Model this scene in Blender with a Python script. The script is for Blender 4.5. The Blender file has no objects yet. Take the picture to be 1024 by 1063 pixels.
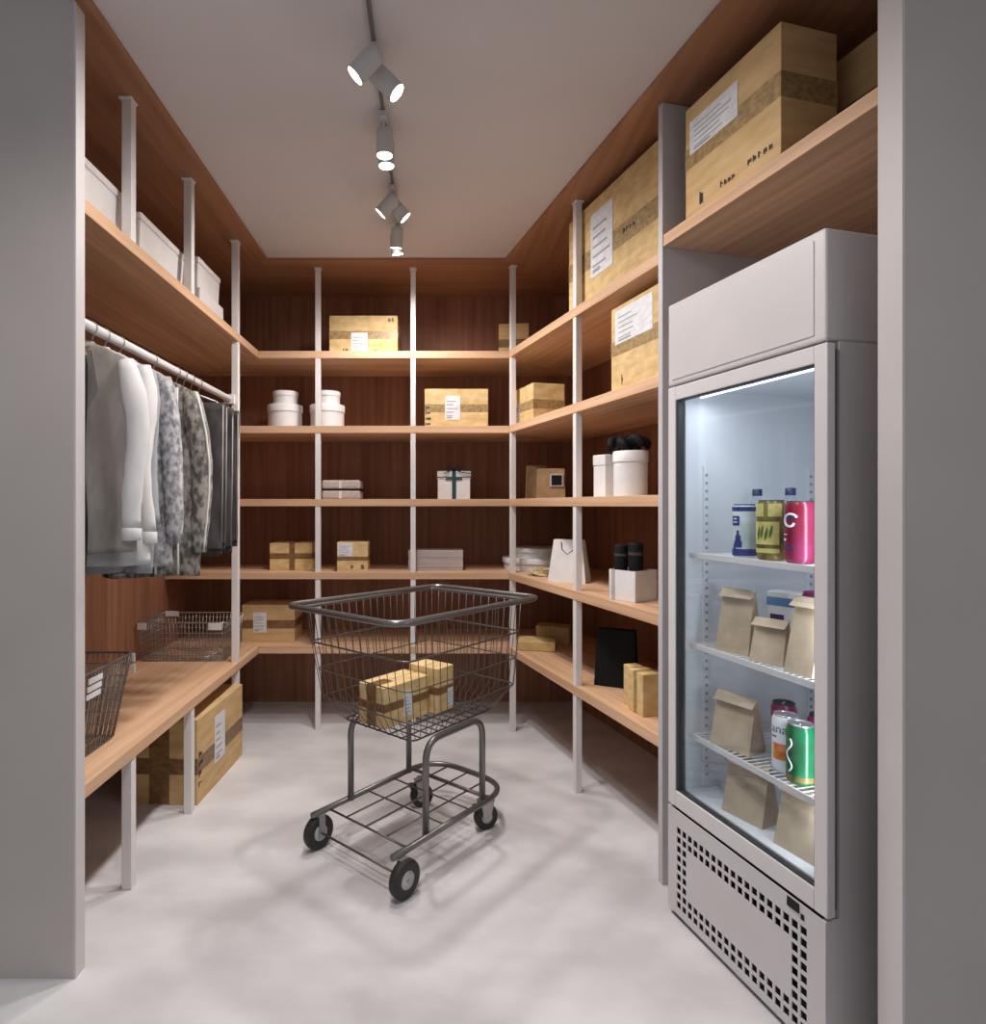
import bpy, math, random
from mathutils import Vector, Matrix
random.seed(7)
C = bpy.context.scene.collection
PI = math.pi

# ------------------------------------------------------------------ camera, world, exposure
H = 1.308                                   # eye height
FOC = 640.0                                 # focal length in pixels of a 1024 wide frame
PX, PY = 452.0, 525.0                       # vanishing point of the back-to-front lines
cam_d = bpy.data.cameras.new('camera'); cam = bpy.data.objects.new('camera', cam_d); C.objects.link(cam)
cam.location = (0, 0, H); cam.rotation_euler = (PI/2, 0, 0)
cam_d.sensor_fit = 'HORIZONTAL'; cam_d.sensor_width = 36; cam_d.lens = 36*FOC/1024
cam_d.shift_x = (512-PX)/1024; cam_d.shift_y = -(531.5-PY)/1024
cam_d.clip_start = 0.02
bpy.context.scene.camera = cam
sc = bpy.context.scene
sc.view_settings.view_transform = 'Standard'; sc.view_settings.look = 'None'
sc.view_settings.gamma = 1; sc.view_settings.use_curve_mapping = False
sc.view_settings.exposure = -0.08
WORLD_STRENGTH = 0.46
SPOT_POWER = 38.0
FRIDGE_POWER = 1.7
w = bpy.data.worlds.new('world'); sc.world = w; w.use_nodes = True
w.node_tree.nodes['Background'].inputs[0].default_value = (0.93, 0.96, 1.0, 1)
w.node_tree.nodes['Background'].inputs[1].default_value = WORLD_STRENGTH

# ------------------------------------------------------------------ materials
def new_mat(name):
    m = bpy.data.materials.new(name); m.use_nodes = True
    nt = m.node_tree; return m, nt, nt.nodes['Principled BSDF']
def c4(c): return (c[0], c[1], c[2], 1)
def noisy(name, c1, c2, scale=(8, 8, 8), detail=4, rough=0.6, metal=0, bump=0, lo=0.35, hi=0.65, coat=0, spec=None):
    m, nt, b = new_mat(name)
    tc = nt.nodes.new('ShaderNodeTexCoord'); mp = nt.nodes.new('ShaderNodeMapping')
    no = nt.nodes.new('ShaderNodeTexNoise'); cr = nt.nodes.new('ShaderNodeValToRGB')
    mp.inputs['Scale'].default_value = scale; no.inputs['Scale'].default_value = 1; no.inputs['Detail'].default_value = detail
    nt.links.new(tc.outputs['Object'], mp.inputs[0]); nt.links.new(mp.outputs[0], no.inputs['Vector'])
    nt.links.new(no.outputs['Fac'], cr.inputs[0]); nt.links.new(cr.outputs[0], b.inputs['Base Color'])
    cr.color_ramp.elements[0].position = lo; cr.color_ramp.elements[0].color = c4(c1)
    cr.color_ramp.elements[1].position = hi; cr.color_ramp.elements[1].color = c4(c2)
    b.inputs['Roughness'].default_value = rough; b.inputs['Metallic'].default_value = metal
    if spec is not None: b.inputs['Specular IOR Level'].default_value = spec
    if bump:
        bp = nt.nodes.new('ShaderNodeBump'); bp.inputs['Strength'].default_value = bump; bp.inputs['Distance'].default_value = 0.004
        nt.links.new(no.outputs['Fac'], bp.inputs['Height']); nt.links.new(bp.outputs[0], b.inputs['Normal'])
    return m
def flat(name, c, rough=0.5, metal=0, emit=0):
    k = 0.97
    m = noisy(name, tuple(v*k for v in c), c, (15, 15, 15), 2, rough, metal)
    if emit:
        b = m.node_tree.nodes['Principled BSDF']
        b.inputs['Emission Color'].default_value = c4(c); b.inputs['Emission Strength'].default_value = emit
    return m
def wood(name, c1, c2, axis, rough=0.5):
    s = [34, 34, 34]; s['xyz'.index(axis)] = 1.1
    m = noisy(name, c1, c2, tuple(s), 5, rough, lo=0.3, hi=0.7, spec=0.35)
    nt = m.node_tree; b = nt.nodes['Principled BSDF']; cr = [n for n in nt.nodes if n.type == 'VALTORGB'][0]
    tc = [n for n in nt.nodes if n.type == 'TEX_COORD'][0]
    mp = nt.nodes.new('ShaderNodeMapping'); s2 = [5, 5, 5]; s2['xyz'.index(axis)] = 0.4
    mp.inputs['Scale'].default_value = s2
    no = nt.nodes.new('ShaderNodeTexNoise'); no.inputs['Scale'].default_value = 1; no.inputs['Detail'].default_value = 2
    mx = nt.nodes.new('ShaderNodeMix'); mx.data_type = 'RGBA'; mx.blend_type = 'MULTIPLY'; mx.inputs[0].default_value = 0.5
    cr2 = nt.nodes.new('ShaderNodeValToRGB'); cr2.color_ramp.elements[0].color = (0.62, 0.58, 0.55, 1); cr2.color_ramp.elements[1].color = (1, 1, 1, 1)
    cr2.color_ramp.elements[0].position = 0.35; cr2.color_ramp.elements[1].position = 0.62
    nt.links.new(tc.outputs['Object'], mp.inputs[0]); nt.links.new(mp.outputs[0], no.inputs['Vector']); nt.links.new(no.outputs['Fac'], cr2.inputs[0])
    nt.links.new(cr.outputs[0], mx.inputs[6]); nt.links.new(cr2.outputs[0], mx.inputs[7]); nt.links.new(mx.outputs[2], b.inputs['Base Color'])
    return m
M = {}
M['shelf'] = wood('light_oak', (0.58, 0.35, 0.205), (0.79, 0.51, 0.325), 'x')
M['panel'] = wood('shaded_veneer', (0.25, 0.105, 0.060), (0.38, 0.175, 0.10), 'z', 0.55)  # shade inside the bays put into the colour, darker than the shelf wood
M['soffit'] = wood('walnut_soffit', (0.32, 0.15, 0.08), (0.46, 0.23, 0.125), 'y', 0.5)
M['paint'] = noisy('greige_paint', (0.50, 0.455, 0.44), (0.53, 0.485, 0.47), (3, 3, 3), 2, 0.75)
M['ceiling'] = noisy('ceiling_paint', (0.62, 0.59, 0.60), (0.64, 0.61, 0.62), (2, 2, 2), 2, 0.85)
M['jamb'] = noisy('lit_jamb_paint', (0.62, 0.58, 0.58), (0.66, 0.62, 0.62), (3, 3, 2), 2, 0.22)  # lighter than the wall paint: light on the reveals put into the colour
M['white_metal'] = flat('white_powder_coat', (0.78, 0.74, 0.73), 0.4)
M['upright'] = flat('grey_upright_paint', (0.55, 0.52, 0.53), 0.42)
M['floor'] = noisy('pale_concrete', (0.58, 0.565, 0.575), (0.755, 0.745, 0.755), (2.3, 3.6, 2), 8, 0.5, bump=0.06, lo=0.36, hi=0.62)
M['card'] = noisy('cardboard', (0.56, 0.36, 0.16), (0.68, 0.47, 0.235), (6, 6, 30), 5, 0.75)
M['card2'] = noisy('ochre_cardboard', (0.60, 0.40, 0.17), (0.76, 0.56, 0.28), (14, 14, 30), 5, 0.75)
M['tape'] = noisy('brown_parcel_tape', (0.17, 0.085, 0.03), (0.27, 0.15, 0.06), (30, 30, 60), 5, 0.35)
M['tape_pale'] = noisy('printed_parcel_tape', (0.26, 0.165, 0.07), (0.46, 0.31, 0.14), (45, 45, 60), 6, 0.4)
M['label'] = noisy('paper_label', (0.66, 0.67, 0.70), (0.80, 0.81, 0.83), (25, 25, 60), 3, 0.6)
M['ink'] = flat('black_ink', (0.035, 0.03, 0.03), 0.6)
M['ink_grey'] = flat('grey_ink', (0.35, 0.35, 0.38), 0.6)
M['white_box'] = noisy('white_card', (0.70, 0.68, 0.68), (0.78, 0.76, 0.76), (10, 10, 10), 2, 0.6)
M['grey_box'] = noisy('grey_card', (0.42, 0.36, 0.35), (0.48, 0.42, 0.41), (10, 10, 10), 2, 0.65)
M['pink_grey'] = noisy('dusty_pink_linen', (0.44, 0.375, 0.355), (0.56, 0.48, 0.46), (30, 30, 90), 3, 0.8)
M['teal'] = flat('dark_teal_ribbon', (0.018, 0.06, 0.068), 0.4)
M['black'] = flat('black_cloth', (0.007, 0.007, 0.009), 0.7)
M['black'].node_tree.nodes['Principled BSDF'].inputs['Specular IOR Level'].default_value = 0.15
M['navy'] = flat('dark_blue_label', (0.02, 0.025, 0.09), 0.5)
M['black_bag'] = flat('black_paper', (0.006, 0.0055, 0.006), 0.6)
M['black_bag'].node_tree.nodes['Principled BSDF'].inputs['Specular IOR Level'].default_value = 0.2
M['kraft'] = noisy('kraft_paper', (0.47, 0.36, 0.25), (0.56, 0.44, 0.31), (18, 18, 18), 4, 0.8, bump=0.05)
M['kraft_dark'] = noisy('brown_paper', (0.25, 0.15, 0.07), (0.34, 0.21, 0.10), (18, 18, 18), 4, 0.75)
M['kraft_olive'] = noisy('gold_kraft_paper', (0.48, 0.34, 0.13), (0.60, 0.44, 0.20), (18, 18, 18), 4, 0.75)
M['raffia'] = noisy('raffia', (0.42, 0.33, 0.17), (0.62, 0.52, 0.30), (60, 60, 60), 4, 0.8)
M['bin'] = noisy('white_plastic', (0.66, 0.63, 0.62), (0.72, 0.69, 0.68), (8, 8, 8), 2, 0.45)
M['wire'] = flat('dark_bronze_wire', (0.16, 0.135, 0.12), 0.35, 0.7)
M['wire_dark'] = flat('dark_wire', (0.05, 0.042, 0.04), 0.4, 0.5)
M['basket_wire'] = flat('grey_brown_wire', (0.24, 0.215, 0.20), 0.4, 0.5)
M['steel'] = flat('grey_painted_steel', (0.20, 0.19, 0.185), 0.33, 0.75)
M['steel_light'] = flat('galvanised_steel', (0.42, 0.40, 0.39), 0.35, 0.8)
M['rubber'] = flat('black_rubber', (0.022, 0.02, 0.02), 0.6)
M['hub'] = flat('grey_hub', (0.45, 0.44, 0.43), 0.4, 0.3)
M['cabinet'] = noisy('fridge_white', (0.60, 0.57, 0.575), (0.63, 0.60, 0.605), (4, 4, 4), 2, 0.38)
M['door_paint'] = noisy('fridge_door_white', (0.68, 0.655, 0.66), (0.71, 0.685, 0.69), (4, 4, 4), 2, 0.35)
M['liner'] = noisy('fridge_liner', (0.74, 0.76, 0.80), (0.77, 0.79, 0.83), (4, 4, 4), 2, 0.4)
M['gasket'] = flat('dark_gasket', (0.03, 0.032, 0.04), 0.5)
M['dark'] = flat('dark_recess', (0.006, 0.006, 0.007), 0.8)
M['spot'] = flat('spotlight_body', (0.50, 0.48, 0.47), 0.45)
M['track'] = flat('track_grey', (0.16, 0.145, 0.14), 0.5)
M['led'] = flat('led_lens', (1.0, 0.97, 0.92), 0.4, 0, 14.0)
M['tube'] = flat('led_tube', (0.86, 0.93, 1.0), 0.4, 0, 2.5)
# drinks
M['can_blue'] = noisy('pale_green_can', (0.52, 0.62, 0.58), (0.66, 0.74, 0.76), (30, 30, 30), 3, 0.25)
M['can_gold'] = noisy('dark_olive_can', (0.10, 0.07, 0.02), (0.28, 0.22, 0.06), (25, 25, 25), 3, 0.25)
M['can_yellow'] = noisy('yellow_print', (0.62, 0.52, 0.12), (0.74, 0.68, 0.28), (40, 40, 40), 3, 0.3)
M['olive_print'] = flat('green_print', (0.10, 0.16, 0.03), 0.4)
M['can_pink'] = noisy('raspberry_can', (0.22, 0.012, 0.03), (0.28, 0.03, 0.10), (16, 16, 9), 3, 0.25)
M['can_white'] = flat('white_can', (0.80, 0.80, 0.84), 0.25)
M['orange'] = noisy('orange_print', (0.66, 0.10, 0.02), (0.85, 0.38, 0.04), (50, 50, 50), 3, 0.3)
M['can_green'] = noisy('green_can', (0.004, 0.10, 0.035), (0.008, 0.18, 0.07), (14, 14, 14), 3, 0.22)
M['white_ink'] = flat('white_print', (0.85, 0.85, 0.87), 0.4)
M['blue_ink'] = flat('blue_print', (0.035, 0.045, 0.22), 0.4)
M['magenta'] = flat('magenta_print', (0.22, 0.012, 0.09), 0.35)
M['alu'] = flat('aluminium', (0.55, 0.52, 0.55), 0.3, 0.8)
M['carton_blue'] = flat('blue_pack', (0.10, 0.22, 0.42), 0.4)
# fabrics
def fabric(name, a, b, s=25): return noisy(name, a, b, (s, s, s*0.35), 5, 0.9, bump=0.25, spec=0.1)
M['f_beige'] = fabric('greige_wool', (0.25, 0.222, 0.20), (0.33, 0.295, 0.27))
M['f_taupe'] = fabric('taupe_wool', (0.20, 0.18, 0.165), (0.27, 0.245, 0.225))
M['f_white'] = fabric('off_white_cotton', (0.66, 0.645, 0.64), (0.74, 0.72, 0.71))
M['f_cream'] = fabric('pale_grey_cotton', (0.58, 0.58, 0.59), (0.70, 0.69, 0.69))
M['f_mottle'] = noisy('mottled_grey_knit', (0.17, 0.17, 0.19), (0.52, 0.50, 0.51), (60, 60, 40), 6, 0.9, lo=0.36, hi=0.62, bump=0.2, spec=0.1)
M['f_camo'] = noisy('grey_green_pattern', (0.105, 0.10, 0.085), (0.33, 0.305, 0.28), (48, 48, 30), 5, 0.9, lo=0.40, hi=0.58, bump=0.2, spec=0.1)
M['f_pipe'] = fabric('pale_piping', (0.62, 0.60, 0.58), (0.70, 0.68, 0.66))
M['f_char'] = fabric('charcoal_cloth', (0.05, 0.045, 0.045), (0.08, 0.073, 0.073))
M['f_dark'] = fabric('black_wool', (0.02, 0.02, 0.022), (0.035, 0.034, 0.036))
M['f_blue'] = fabric('blue_grey_cotton', (0.30, 0.31, 0.34), (0.38, 0.39, 0.42))
# glass
def glass_mat():
    m = bpy.data.materials.new('door_glass'); m.use_nodes = True; nt = m.node_tree; nt.nodes.clear()
    o = nt.nodes.new('ShaderNodeOutputMaterial'); t = nt.nodes.new('ShaderNodeBsdfTransparent'); g = nt.nodes.new('ShaderNodeBsdfGlossy')
    lw = nt.nodes.new('ShaderNodeLayerWeight'); fr = nt.nodes.new('ShaderNodeMapRange'); pw = nt.nodes.new('ShaderNodeMath'); pw.operation = 'POWER'; pw.inputs[1].default_value = 4
    mx = nt.nodes.new('ShaderNodeMixShader'); fr.inputs['To Min'].default_value = 0.035; fr.inputs['To Max'].default_value = 0.6
    nt.links.new(lw.outputs['Facing'], pw.inputs[0]); nt.links.new(pw.outputs[0], fr.inputs['Value'])
    t.inputs[0].default_value = (0.93, 0.96, 0.98, 1); g.inputs['Roughness'].default_value = 0.02
    nt.links.new(fr.outputs[0], mx.inputs[0]); nt.links.new(t.outputs[0], mx.inputs[1]); nt.links.new(g.outputs[0], mx.inputs[2])
    nt.links.new(mx.outputs[0], o.inputs[0]); return m
M['glass'] = glass_mat()

# ------------------------------------------------------------------ mesh builder
class MB:
    def __init__(s): s.v = []; s.f = []; s.sm = []
    def add(s, vs, fs, smooth=False, mat=None):
        n = len(s.v)
        for p in vs:
            p = Vector(p)
            if mat is not None: p = mat @ p
            s.v.append(tuple(p))
        for f in fs: s.f.append(tuple(i+n for i in f)); s.sm.append(smooth)
        return s
    def box(s, x0, y0, z0, x1, y1, z1, mat=None):
        vs = [(x0,y0,z0),(x1,y0,z0),(x1,y1,z0),(x0,y1,z0),(x0,y0,z1),(x1,y0,z1),(x1,y1,z1),(x0,y1,z1)]
        return s.add(vs, [(0,3,2,1),(4,5,6,7),(0,1,5,4),(1,2,6,5),(2,3,7,6),(3,0,4,7)], False, mat)
    def prism(s, poly, z0, z1, mat=None):
        n = len(poly)
        vs = [(p[0],p[1],z0) for p in poly]+[(p[0],p[1],z1) for p in poly]
        fs = [tuple(range(n-1,-1,-1)), tuple(range(n,2*n))]+[(i,(i+1)%n,n+(i+1)%n,n+i) for i in range(n)]
        return s.add(vs, fs, False, mat)
    def frustum(s, b, t, z0, z1, mat=None):        # b,t = (x0,y0,x1,y1)
        vs = [(b[0],b[1],z0),(b[2],b[1],z0),(b[2],b[3],z0),(b[0],b[3],z0),(t[0],t[1],z1),(t[2],t[1],z1),(t[2],t[3],z1),(t[0],t[3],z1)]
        return s.add(vs, [(0,3,2,1),(4,5,6,7),(0,1,5,4),(1,2,6,5),(2,3,7,6),(3,0,4,7)], False, mat)
    def lathe(s, prof, n=28, mat=None, smooth=True):   # prof [(r,z)]
        vs = []; fs = []
        for r, z in prof:
            for k in range(n):
                a = 2*PI*k/n; vs.append((r*math.cos(a), r*math.sin(a), z))
        for i in range(len(prof)-1):
            for k in range(n):
                a = i*n+k; b = i*n+(k+1)%n; fs.append((a,b,b+n,a+n))
        s.add(vs, fs, smooth, mat)
        s.add(vs[:n], [tuple(range(n-1,-1,-1))], False, mat); s.add(vs[-n:], [tuple(range(n))], False, mat)
        return s
    def tube(s, pts, r, n=6, closed=False, mat=None, rs=None):
        P = [Vector(p) for p in pts]; m = len(P); vs = []; fs = []
        up = None
        for i in range(m):
            if closed: t = (P[(i+1)%m]-P[i-1])
            else: t = P[min(i+1,m-1)]-P[max(i-1,0)]
            if t.length < 1e-9: t = Vector((0,0,1))
            t.normalize()
            if up is None:
                up = Vector((0,0,1)) if abs(t.z) < 0.9 else Vector((1,0,0))
            up = up - t*up.dot(t)
            if up.length < 1e-6: up = t.orthogonal()
            up.normalize(); q = t.cross(up)
            rr = rs[i] if rs else r
            for k in range(n):
                a = 2*PI*k/n; vs.append(P[i]+up*(rr*math.cos(a))+q*(rr*math.sin(a)))
        L = m if closed else m-1
        for i in range(L):
            for k in range(n):
                a = i*n+k; b = i*n+(k+1)%n; c = ((i+1)%m)*n+(k+1)%n; d = ((i+1)%m)*n+k
                fs.append((a,b,c,d))
        if not closed: fs += [tuple(range(n-1,-1,-1)), tuple(range((m-1)*n, m*n))]
        return s.add(vs, fs, True, mat)
    def build(s, name, mat, parent=None, bevel=0, label=None, seg=2):
        me = bpy.data.meshes.new(name); me.from_pydata(s.v, [], s.f); me.update()
        me.polygons.foreach_set('use_smooth', s.sm)
        me.materials.append(M[mat] if isinstance(mat, str) else mat)
        o = bpy.data.objects.new(name, me); C.objects.link(o)
        if parent: o.parent = parent
        if bevel:
            b = o.modifiers.new('bevel', 'BEVEL'); b.width = bevel; b.segments = seg; b.limit_method = 'ANGLE'
        if label: o['label'] = label
        return o
def bx(name, mat, b, parent=None, bevel=0.0, label=None): return MB().box(*b).build(name, mat, parent, bevel, label)
def thing(name, label, cat, loc=(0,0,0), rz=0, group=None):
    o = bpy.data.objects.new(name, None); C.objects.link(o); o.location = loc; o.rotation_euler = (0,0,rz)
    o.empty_display_size = 0.05
    return tag(o, label, cat, group)
def tag(o, label, cat, group=None):
    o['label'] = label; o['category'] = cat
    if group: o['group'] = group
    return o
def struct(o): o['kind'] = 'structure'; return o
def round_path(pts, r, n=5, closed=True):
    P = [Vector(p) for p in pts]; out = []; m = len(P)
    for i in range(m):
        if not closed and i in (0, m-1): out.append(P[i]); continue
        a = P[i-1]; b = P[i]; c = P[(i+1) % m]
        u = (a-b); v = (c-b); rr = min(r, u.length*0.49, v.length*0.49)
        p0 = b+u.normalized()*rr; p1 = b+v.normalized()*rr
        for k in range(n+1):
            t = k/n; out.append(p0*(1-t)**2+b*(2*t*(1-t))+p1*t*t)
    return out
def copy_tree(o, parent=None):
    c = o.copy(); C.objects.link(c)
    if parent: c.parent = parent
    for ch in list(o.children): copy_tree(ch, c)
    return c

# frame of the splayed right wall: x runs along the wall toward the entrance, y runs into the wall
TH = math.atan2(-1.0, 0.264)
R0 = Vector((0.4275, 3.600))
RD = Vector((math.cos(TH), math.sin(TH))); RN = Vector((-math.sin(TH), math.cos(TH)))
def rp(a, b, z): p = R0+RD*a+RN*b; return (p.x, p.y, z)
ZC = 2.70
WB = 0.60                                   # depth of the right-hand bay
XL = -1.58; YB = 4.11; XF = -1.03; YF = 3.595
XC = R0.x + RD.x*((R0.y+RN.y*WB-YB)/-RD.y) + RN.x*WB     # right wall meets back wall
ACB = -(YB-(R0.y+RN.y*WB))/(-RD.y)                        # same corner in the wall frame
ST = 0.042
ZS = [2.211, 1.774, 1.347, 0.921, 0.488]

# ------------------------------------------------------------------ structure
struct(MB().box(-3.4, -2.6, -0.06, 3.4, 4.4, 0).build('floor', 'floor'))
o = MB()
# ceiling field ends where the timber soffit begins
o.prism([(-3.4, -2.6), (3.4, -2.6), (3.4, 1.31), (0.883, 1.31), (0.398, 3.49), (-0.952, 3.49), (-0.952, 1.55), (-3.4, 1.55)], ZC+0.012, ZC+0.06)
o.prism([(-3.4, 1.55), (-0.993, 1.55), (-0.993, 1.705), (-3.4, 1.705)], ZC+0.012, ZC+0.06)
struct(o.build('ceiling', 'ceiling'))
struct(MB().prism([(-0.952, 1.55), (-0.952, 3.49), (XL-0.05, YB+0.05), (XL-0.05, 1.75), (-0.993, 1.75), (-0.993, 1.55)], ZC, ZC+0.055).build('trim_1', 'soffit'))
struct(MB().prism([(-0.952, 3.49), (0.398, 3.49), (XC+0.05, YB+0.05), (XL-0.05, YB+0.05)], ZC, ZC+0.055).build('trim_2', wood('walnut_soffit_back', (0.32, 0.15, 0.08), (0.46, 0.23, 0.125), 'x')))
e = rp(2.35, WB+0.02, 0)
struct(MB().prism([(0.398, 3.49), (0.883, 1.31), (e[0]+0.1, 1.31), (XC+0.05, YB+0.05)], ZC, ZC+0.055).build('trim_3', 'soffit'))
struct(MB().box(XL-0.06, 1.76, 0, XL, YB, ZC).build('wall_left', 'panel'))
struct(MB().box(XL-0.06, YB, 0, XC+0.1, YB+0.06, ZC).build('wall_back', 'panel'))
o = MB().box(ACB, WB, 0, 2.50, WB+0.06, ZC).build('wall_right', 'panel'); o.location = (R0.x, R0.y, 0); o.rotation_euler = (0, 0, TH); struct(o)
struct(MB().box(-3.4, 1.705, 0, -1.000, 1.748, ZC+0.012).build('wall_front_left', 'paint'))
struct(MB().box(-1.000, 1.7045, 0, -0.994, 1.7485, ZC+0.012).build('trim_4', 'jamb'))
struct(MB().box(0.976, 1.28, 0, 3.4, 1.35, ZC+0.012).build('wall_front_right', 'paint'))
struct(MB().box(0.970, 1.2795, 0, 0.976, 1.3505, ZC+0.012).build('trim_5', 'jamb'))

# ------------------------------------------------------------------ shelving
def post(parent, x, y, z0, z1, w=0.034, cap=True):
    p = bx('post', 'white_metal', (x-w/2, y, z0, x+w/2, y+w, z1), parent, 0.002)
    if cap: bx('flange', 'white_metal', (x-w*0.72, y-0.003, z1-0.008, x+w*0.72, y+w*1.25, z1-0.0005), p, 0.002)
    return p
# back unit
bu = thing('wall_shelving', 'built-in oak shelving across the back wall with thin white posts', 'shelving', (0, YF, 0))
for i, z in enumerate(ZS):
    if i in (0, 4): L = [(XL+0.001, YB-0.001-YF), (XF+0.001, 0)]
    else: L = [(XL+0.001, YB-0.001-YF), (XL+0.001, 0)]
    poly = [L[1], (R0.x, 0), (XC-0.002, YB-0.001-YF), L[0]]
    MB().prism(poly, z-ST, z).build('shelf_board', 'shelf', bu, 0.0015)
for px in (330, 429): post(bu, (px-PX)/FOC*3.6, 0.003, 0, ZC, 0.030)
# left unit (frame: x runs away from the viewer, y into the wall)
lu = thing('wall_shelving', 'oak top shelf, bench and white posts of the hanging bay on the left wall', 'shelving', (XF, 0, 0), PI/2)
D = XF-XL-0.001
for z in (ZS[0], ZS[4]):
    MB().prism([(1.752, 0), (YF-0.001, 0), (YB-0.003, D), (1.752, D)][::1], z-ST, z).build('shelf_board' if z > 1 else 'bench_board', 'shelf', lu, 0.0015)
for y, segs in ((2.114, ((0, ZS[4]-ST), (ZS[0], ZC))), (2.632, ((0, ZS[4]-ST), (ZS[0], ZC))), (3.246, ((0, ZC),))):
    for (a, b) in segs: post(lu, y, 0.004, a, b, cap=(b > 2))
rl = MB().tube([(1.78, 0.047, 1.866), (3.232, 0.047, 1.866)], 0.0165, 14).build('hanging_rail', 'white_metal', lu)
bx('rail_bracket', 'white_metal', (3.215, 0.02, 1.84, 3.229, 0.075, 1.89), lu, 0.002)
# right unit
ru = thing('wall_shelving', 'built-in oak shelving along the angled right wall beside the fridge', 'shelving', (R0.x, R0.y-0.005, 0), TH)
AP = 1.489
for z in ZS:
    MB().prism([(0.003, 0.0), (AP-0.002, 0.0), (AP-0.002, WB-0.002), (ACB+0.006, WB-0.002)], z-ST, z).build('shelf_board', 'shelf', ru, 0.0015)
post(ru, 0.02, 0.003, 0, ZC, 0.030); post(ru, 0.805, 0.003, 0, ZC, 0.031)
bx('upright_panel', 'upright', (AP, -0.032, 0, AP+0.024, WB-0.002, ZC-0.001), ru, 0.0015)
MB().prism([(AP+0.026, -0.030), (2.305, -0.030), (2.313+0.264*WB, WB-0.002), (AP+0.026, WB-0.002)], 2.200, 2.240).build('shelf_board', 'shelf', ru, 0.0015)
HB = 2.240

# ------------------------------------------------------------------ track lighting
tr = tag(MB().box(-0.006, 0, ZC+0.000, 0.006, 2.6, ZC+0.0118).build('lighting_track', 'track'), 'slim grey lighting track running down the ceiling', 'lighting track'); tr.location = (-0.185, 0.6, 0)
def spot(ax, ay, ex, ey, ez, label, power, aim=None, size=1.9, blend=1.0):
    """adapter on the track at (ax, ay), lens centre at (ex, ey, ez)"""
    t = thing('spotlight', label, 'spotlight', (ax, ay, ZC), 0, 'spotlights on the ceiling track')
    bx('adapter', 'spot', (-0.012, -0.035, -0.022, 0.012, 0.035, -0.0005), t, 0.003)
    e_ = Vector((ex-ax, ey-ay, ez-ZC)); d = Vector(aim).normalized()
    k = e_-d*0.085
    MB().tube([(0, 0, -0.02), (k.x*0.3, k.y*0.3, -0.035), tuple(k)], 0.006, 8).build('arm', 'spot', t)
    q = d.to_track_quat('Z', 'Y').to_matrix().to_4x4(); mt = Matrix.Translation(k) @ q
    MB().lathe([(0.022, -0.012), (0.029, -0.008), (0.030, 0.005), (0.030, 0.080), (0.0285, 0.082), (0.0275, 0.079)], 24, mt).build('lamp_head', 'spot', t)
    MB().lathe([(0.027, 0.0792), (0.0265, 0.0815)], 24, mt).build('lens', 'led', t)
    ld = bpy.data.lights.new('spotlight_beam', 'SPOT'); ld.energy = power; ld.color = (1.0, 0.955, 0.925); ld.spot_size = size; ld.spot_blend = blend
    ld.shadow_soft_size = 0.06
    lo = bpy.data.objects.new('spotlight_beam', ld); C.objects.link(lo); lo.parent = t
    lo.location = e_+d*0.012; lo.rotation_euler = d.to_track_quat('-Z', 'Y').to_euler()
P = SPOT_POWER
spot(-0.185, 1.88, -0.236, 1.79, 2.553, 'nearest pair of spotlights, the left one tilted toward the clothes', P, (-0.72, 0.05, -0.72))
spot(-0.185, 1.96, -0.113, 1.865, 2.553, 'nearest pair of spotlights, the right one tilted toward the fridge', P, (0.72, 0.0, -0.72))
spot(-0.185, 2.20, -0.183, 2.23, 2.570, 'second pair down the track, the upper of the two downward lights', P, (0.0, 0.02, -1))
spot(-0.185, 2.32, -0.182, 2.295, 2.568, 'second pair down the track, the lower of the two downward lights', P, (0.0, 0.0, -1))
spot(-0.185, 2.70, -0.240, 2.67, 2.570, 'third pair down the track, spotlight tilted left', P, (-0.72, 0.15, -0.72))
spot(-0.185, 2.78, -0.128, 2.71, 2.570, 'third pair down the track, spotlight tilted right', P, (0.72, 0.15, -0.72))
spot(-0.185, 3.00, -0.192, 3.030, 2.570, 'farthest pair near the back shelves, upper of the two lights', P*0.8, (-0.08, 0.26, -1), 2.75, 0.7)
spot(-0.185, 3.12, -0.188, 3.095, 2.566, 'farthest pair near the back shelves, lower of the two lights', P*0.8, (0.12, 0.24, -1), 2.75, 0.7)

spot(-0.185, 0.98, -0.250, 0.95, 2.560, 'added unseen track lights before the opening, the left one', P, (-0.45, 0.35, -1))  # out-of-view pair added to brighten the foreground and fridge front
spot(-0.185, 1.06, -0.110, 1.00, 2.560, 'added unseen track lights before the opening, the right one', P, (0.45, 0.35, -1))

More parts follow.
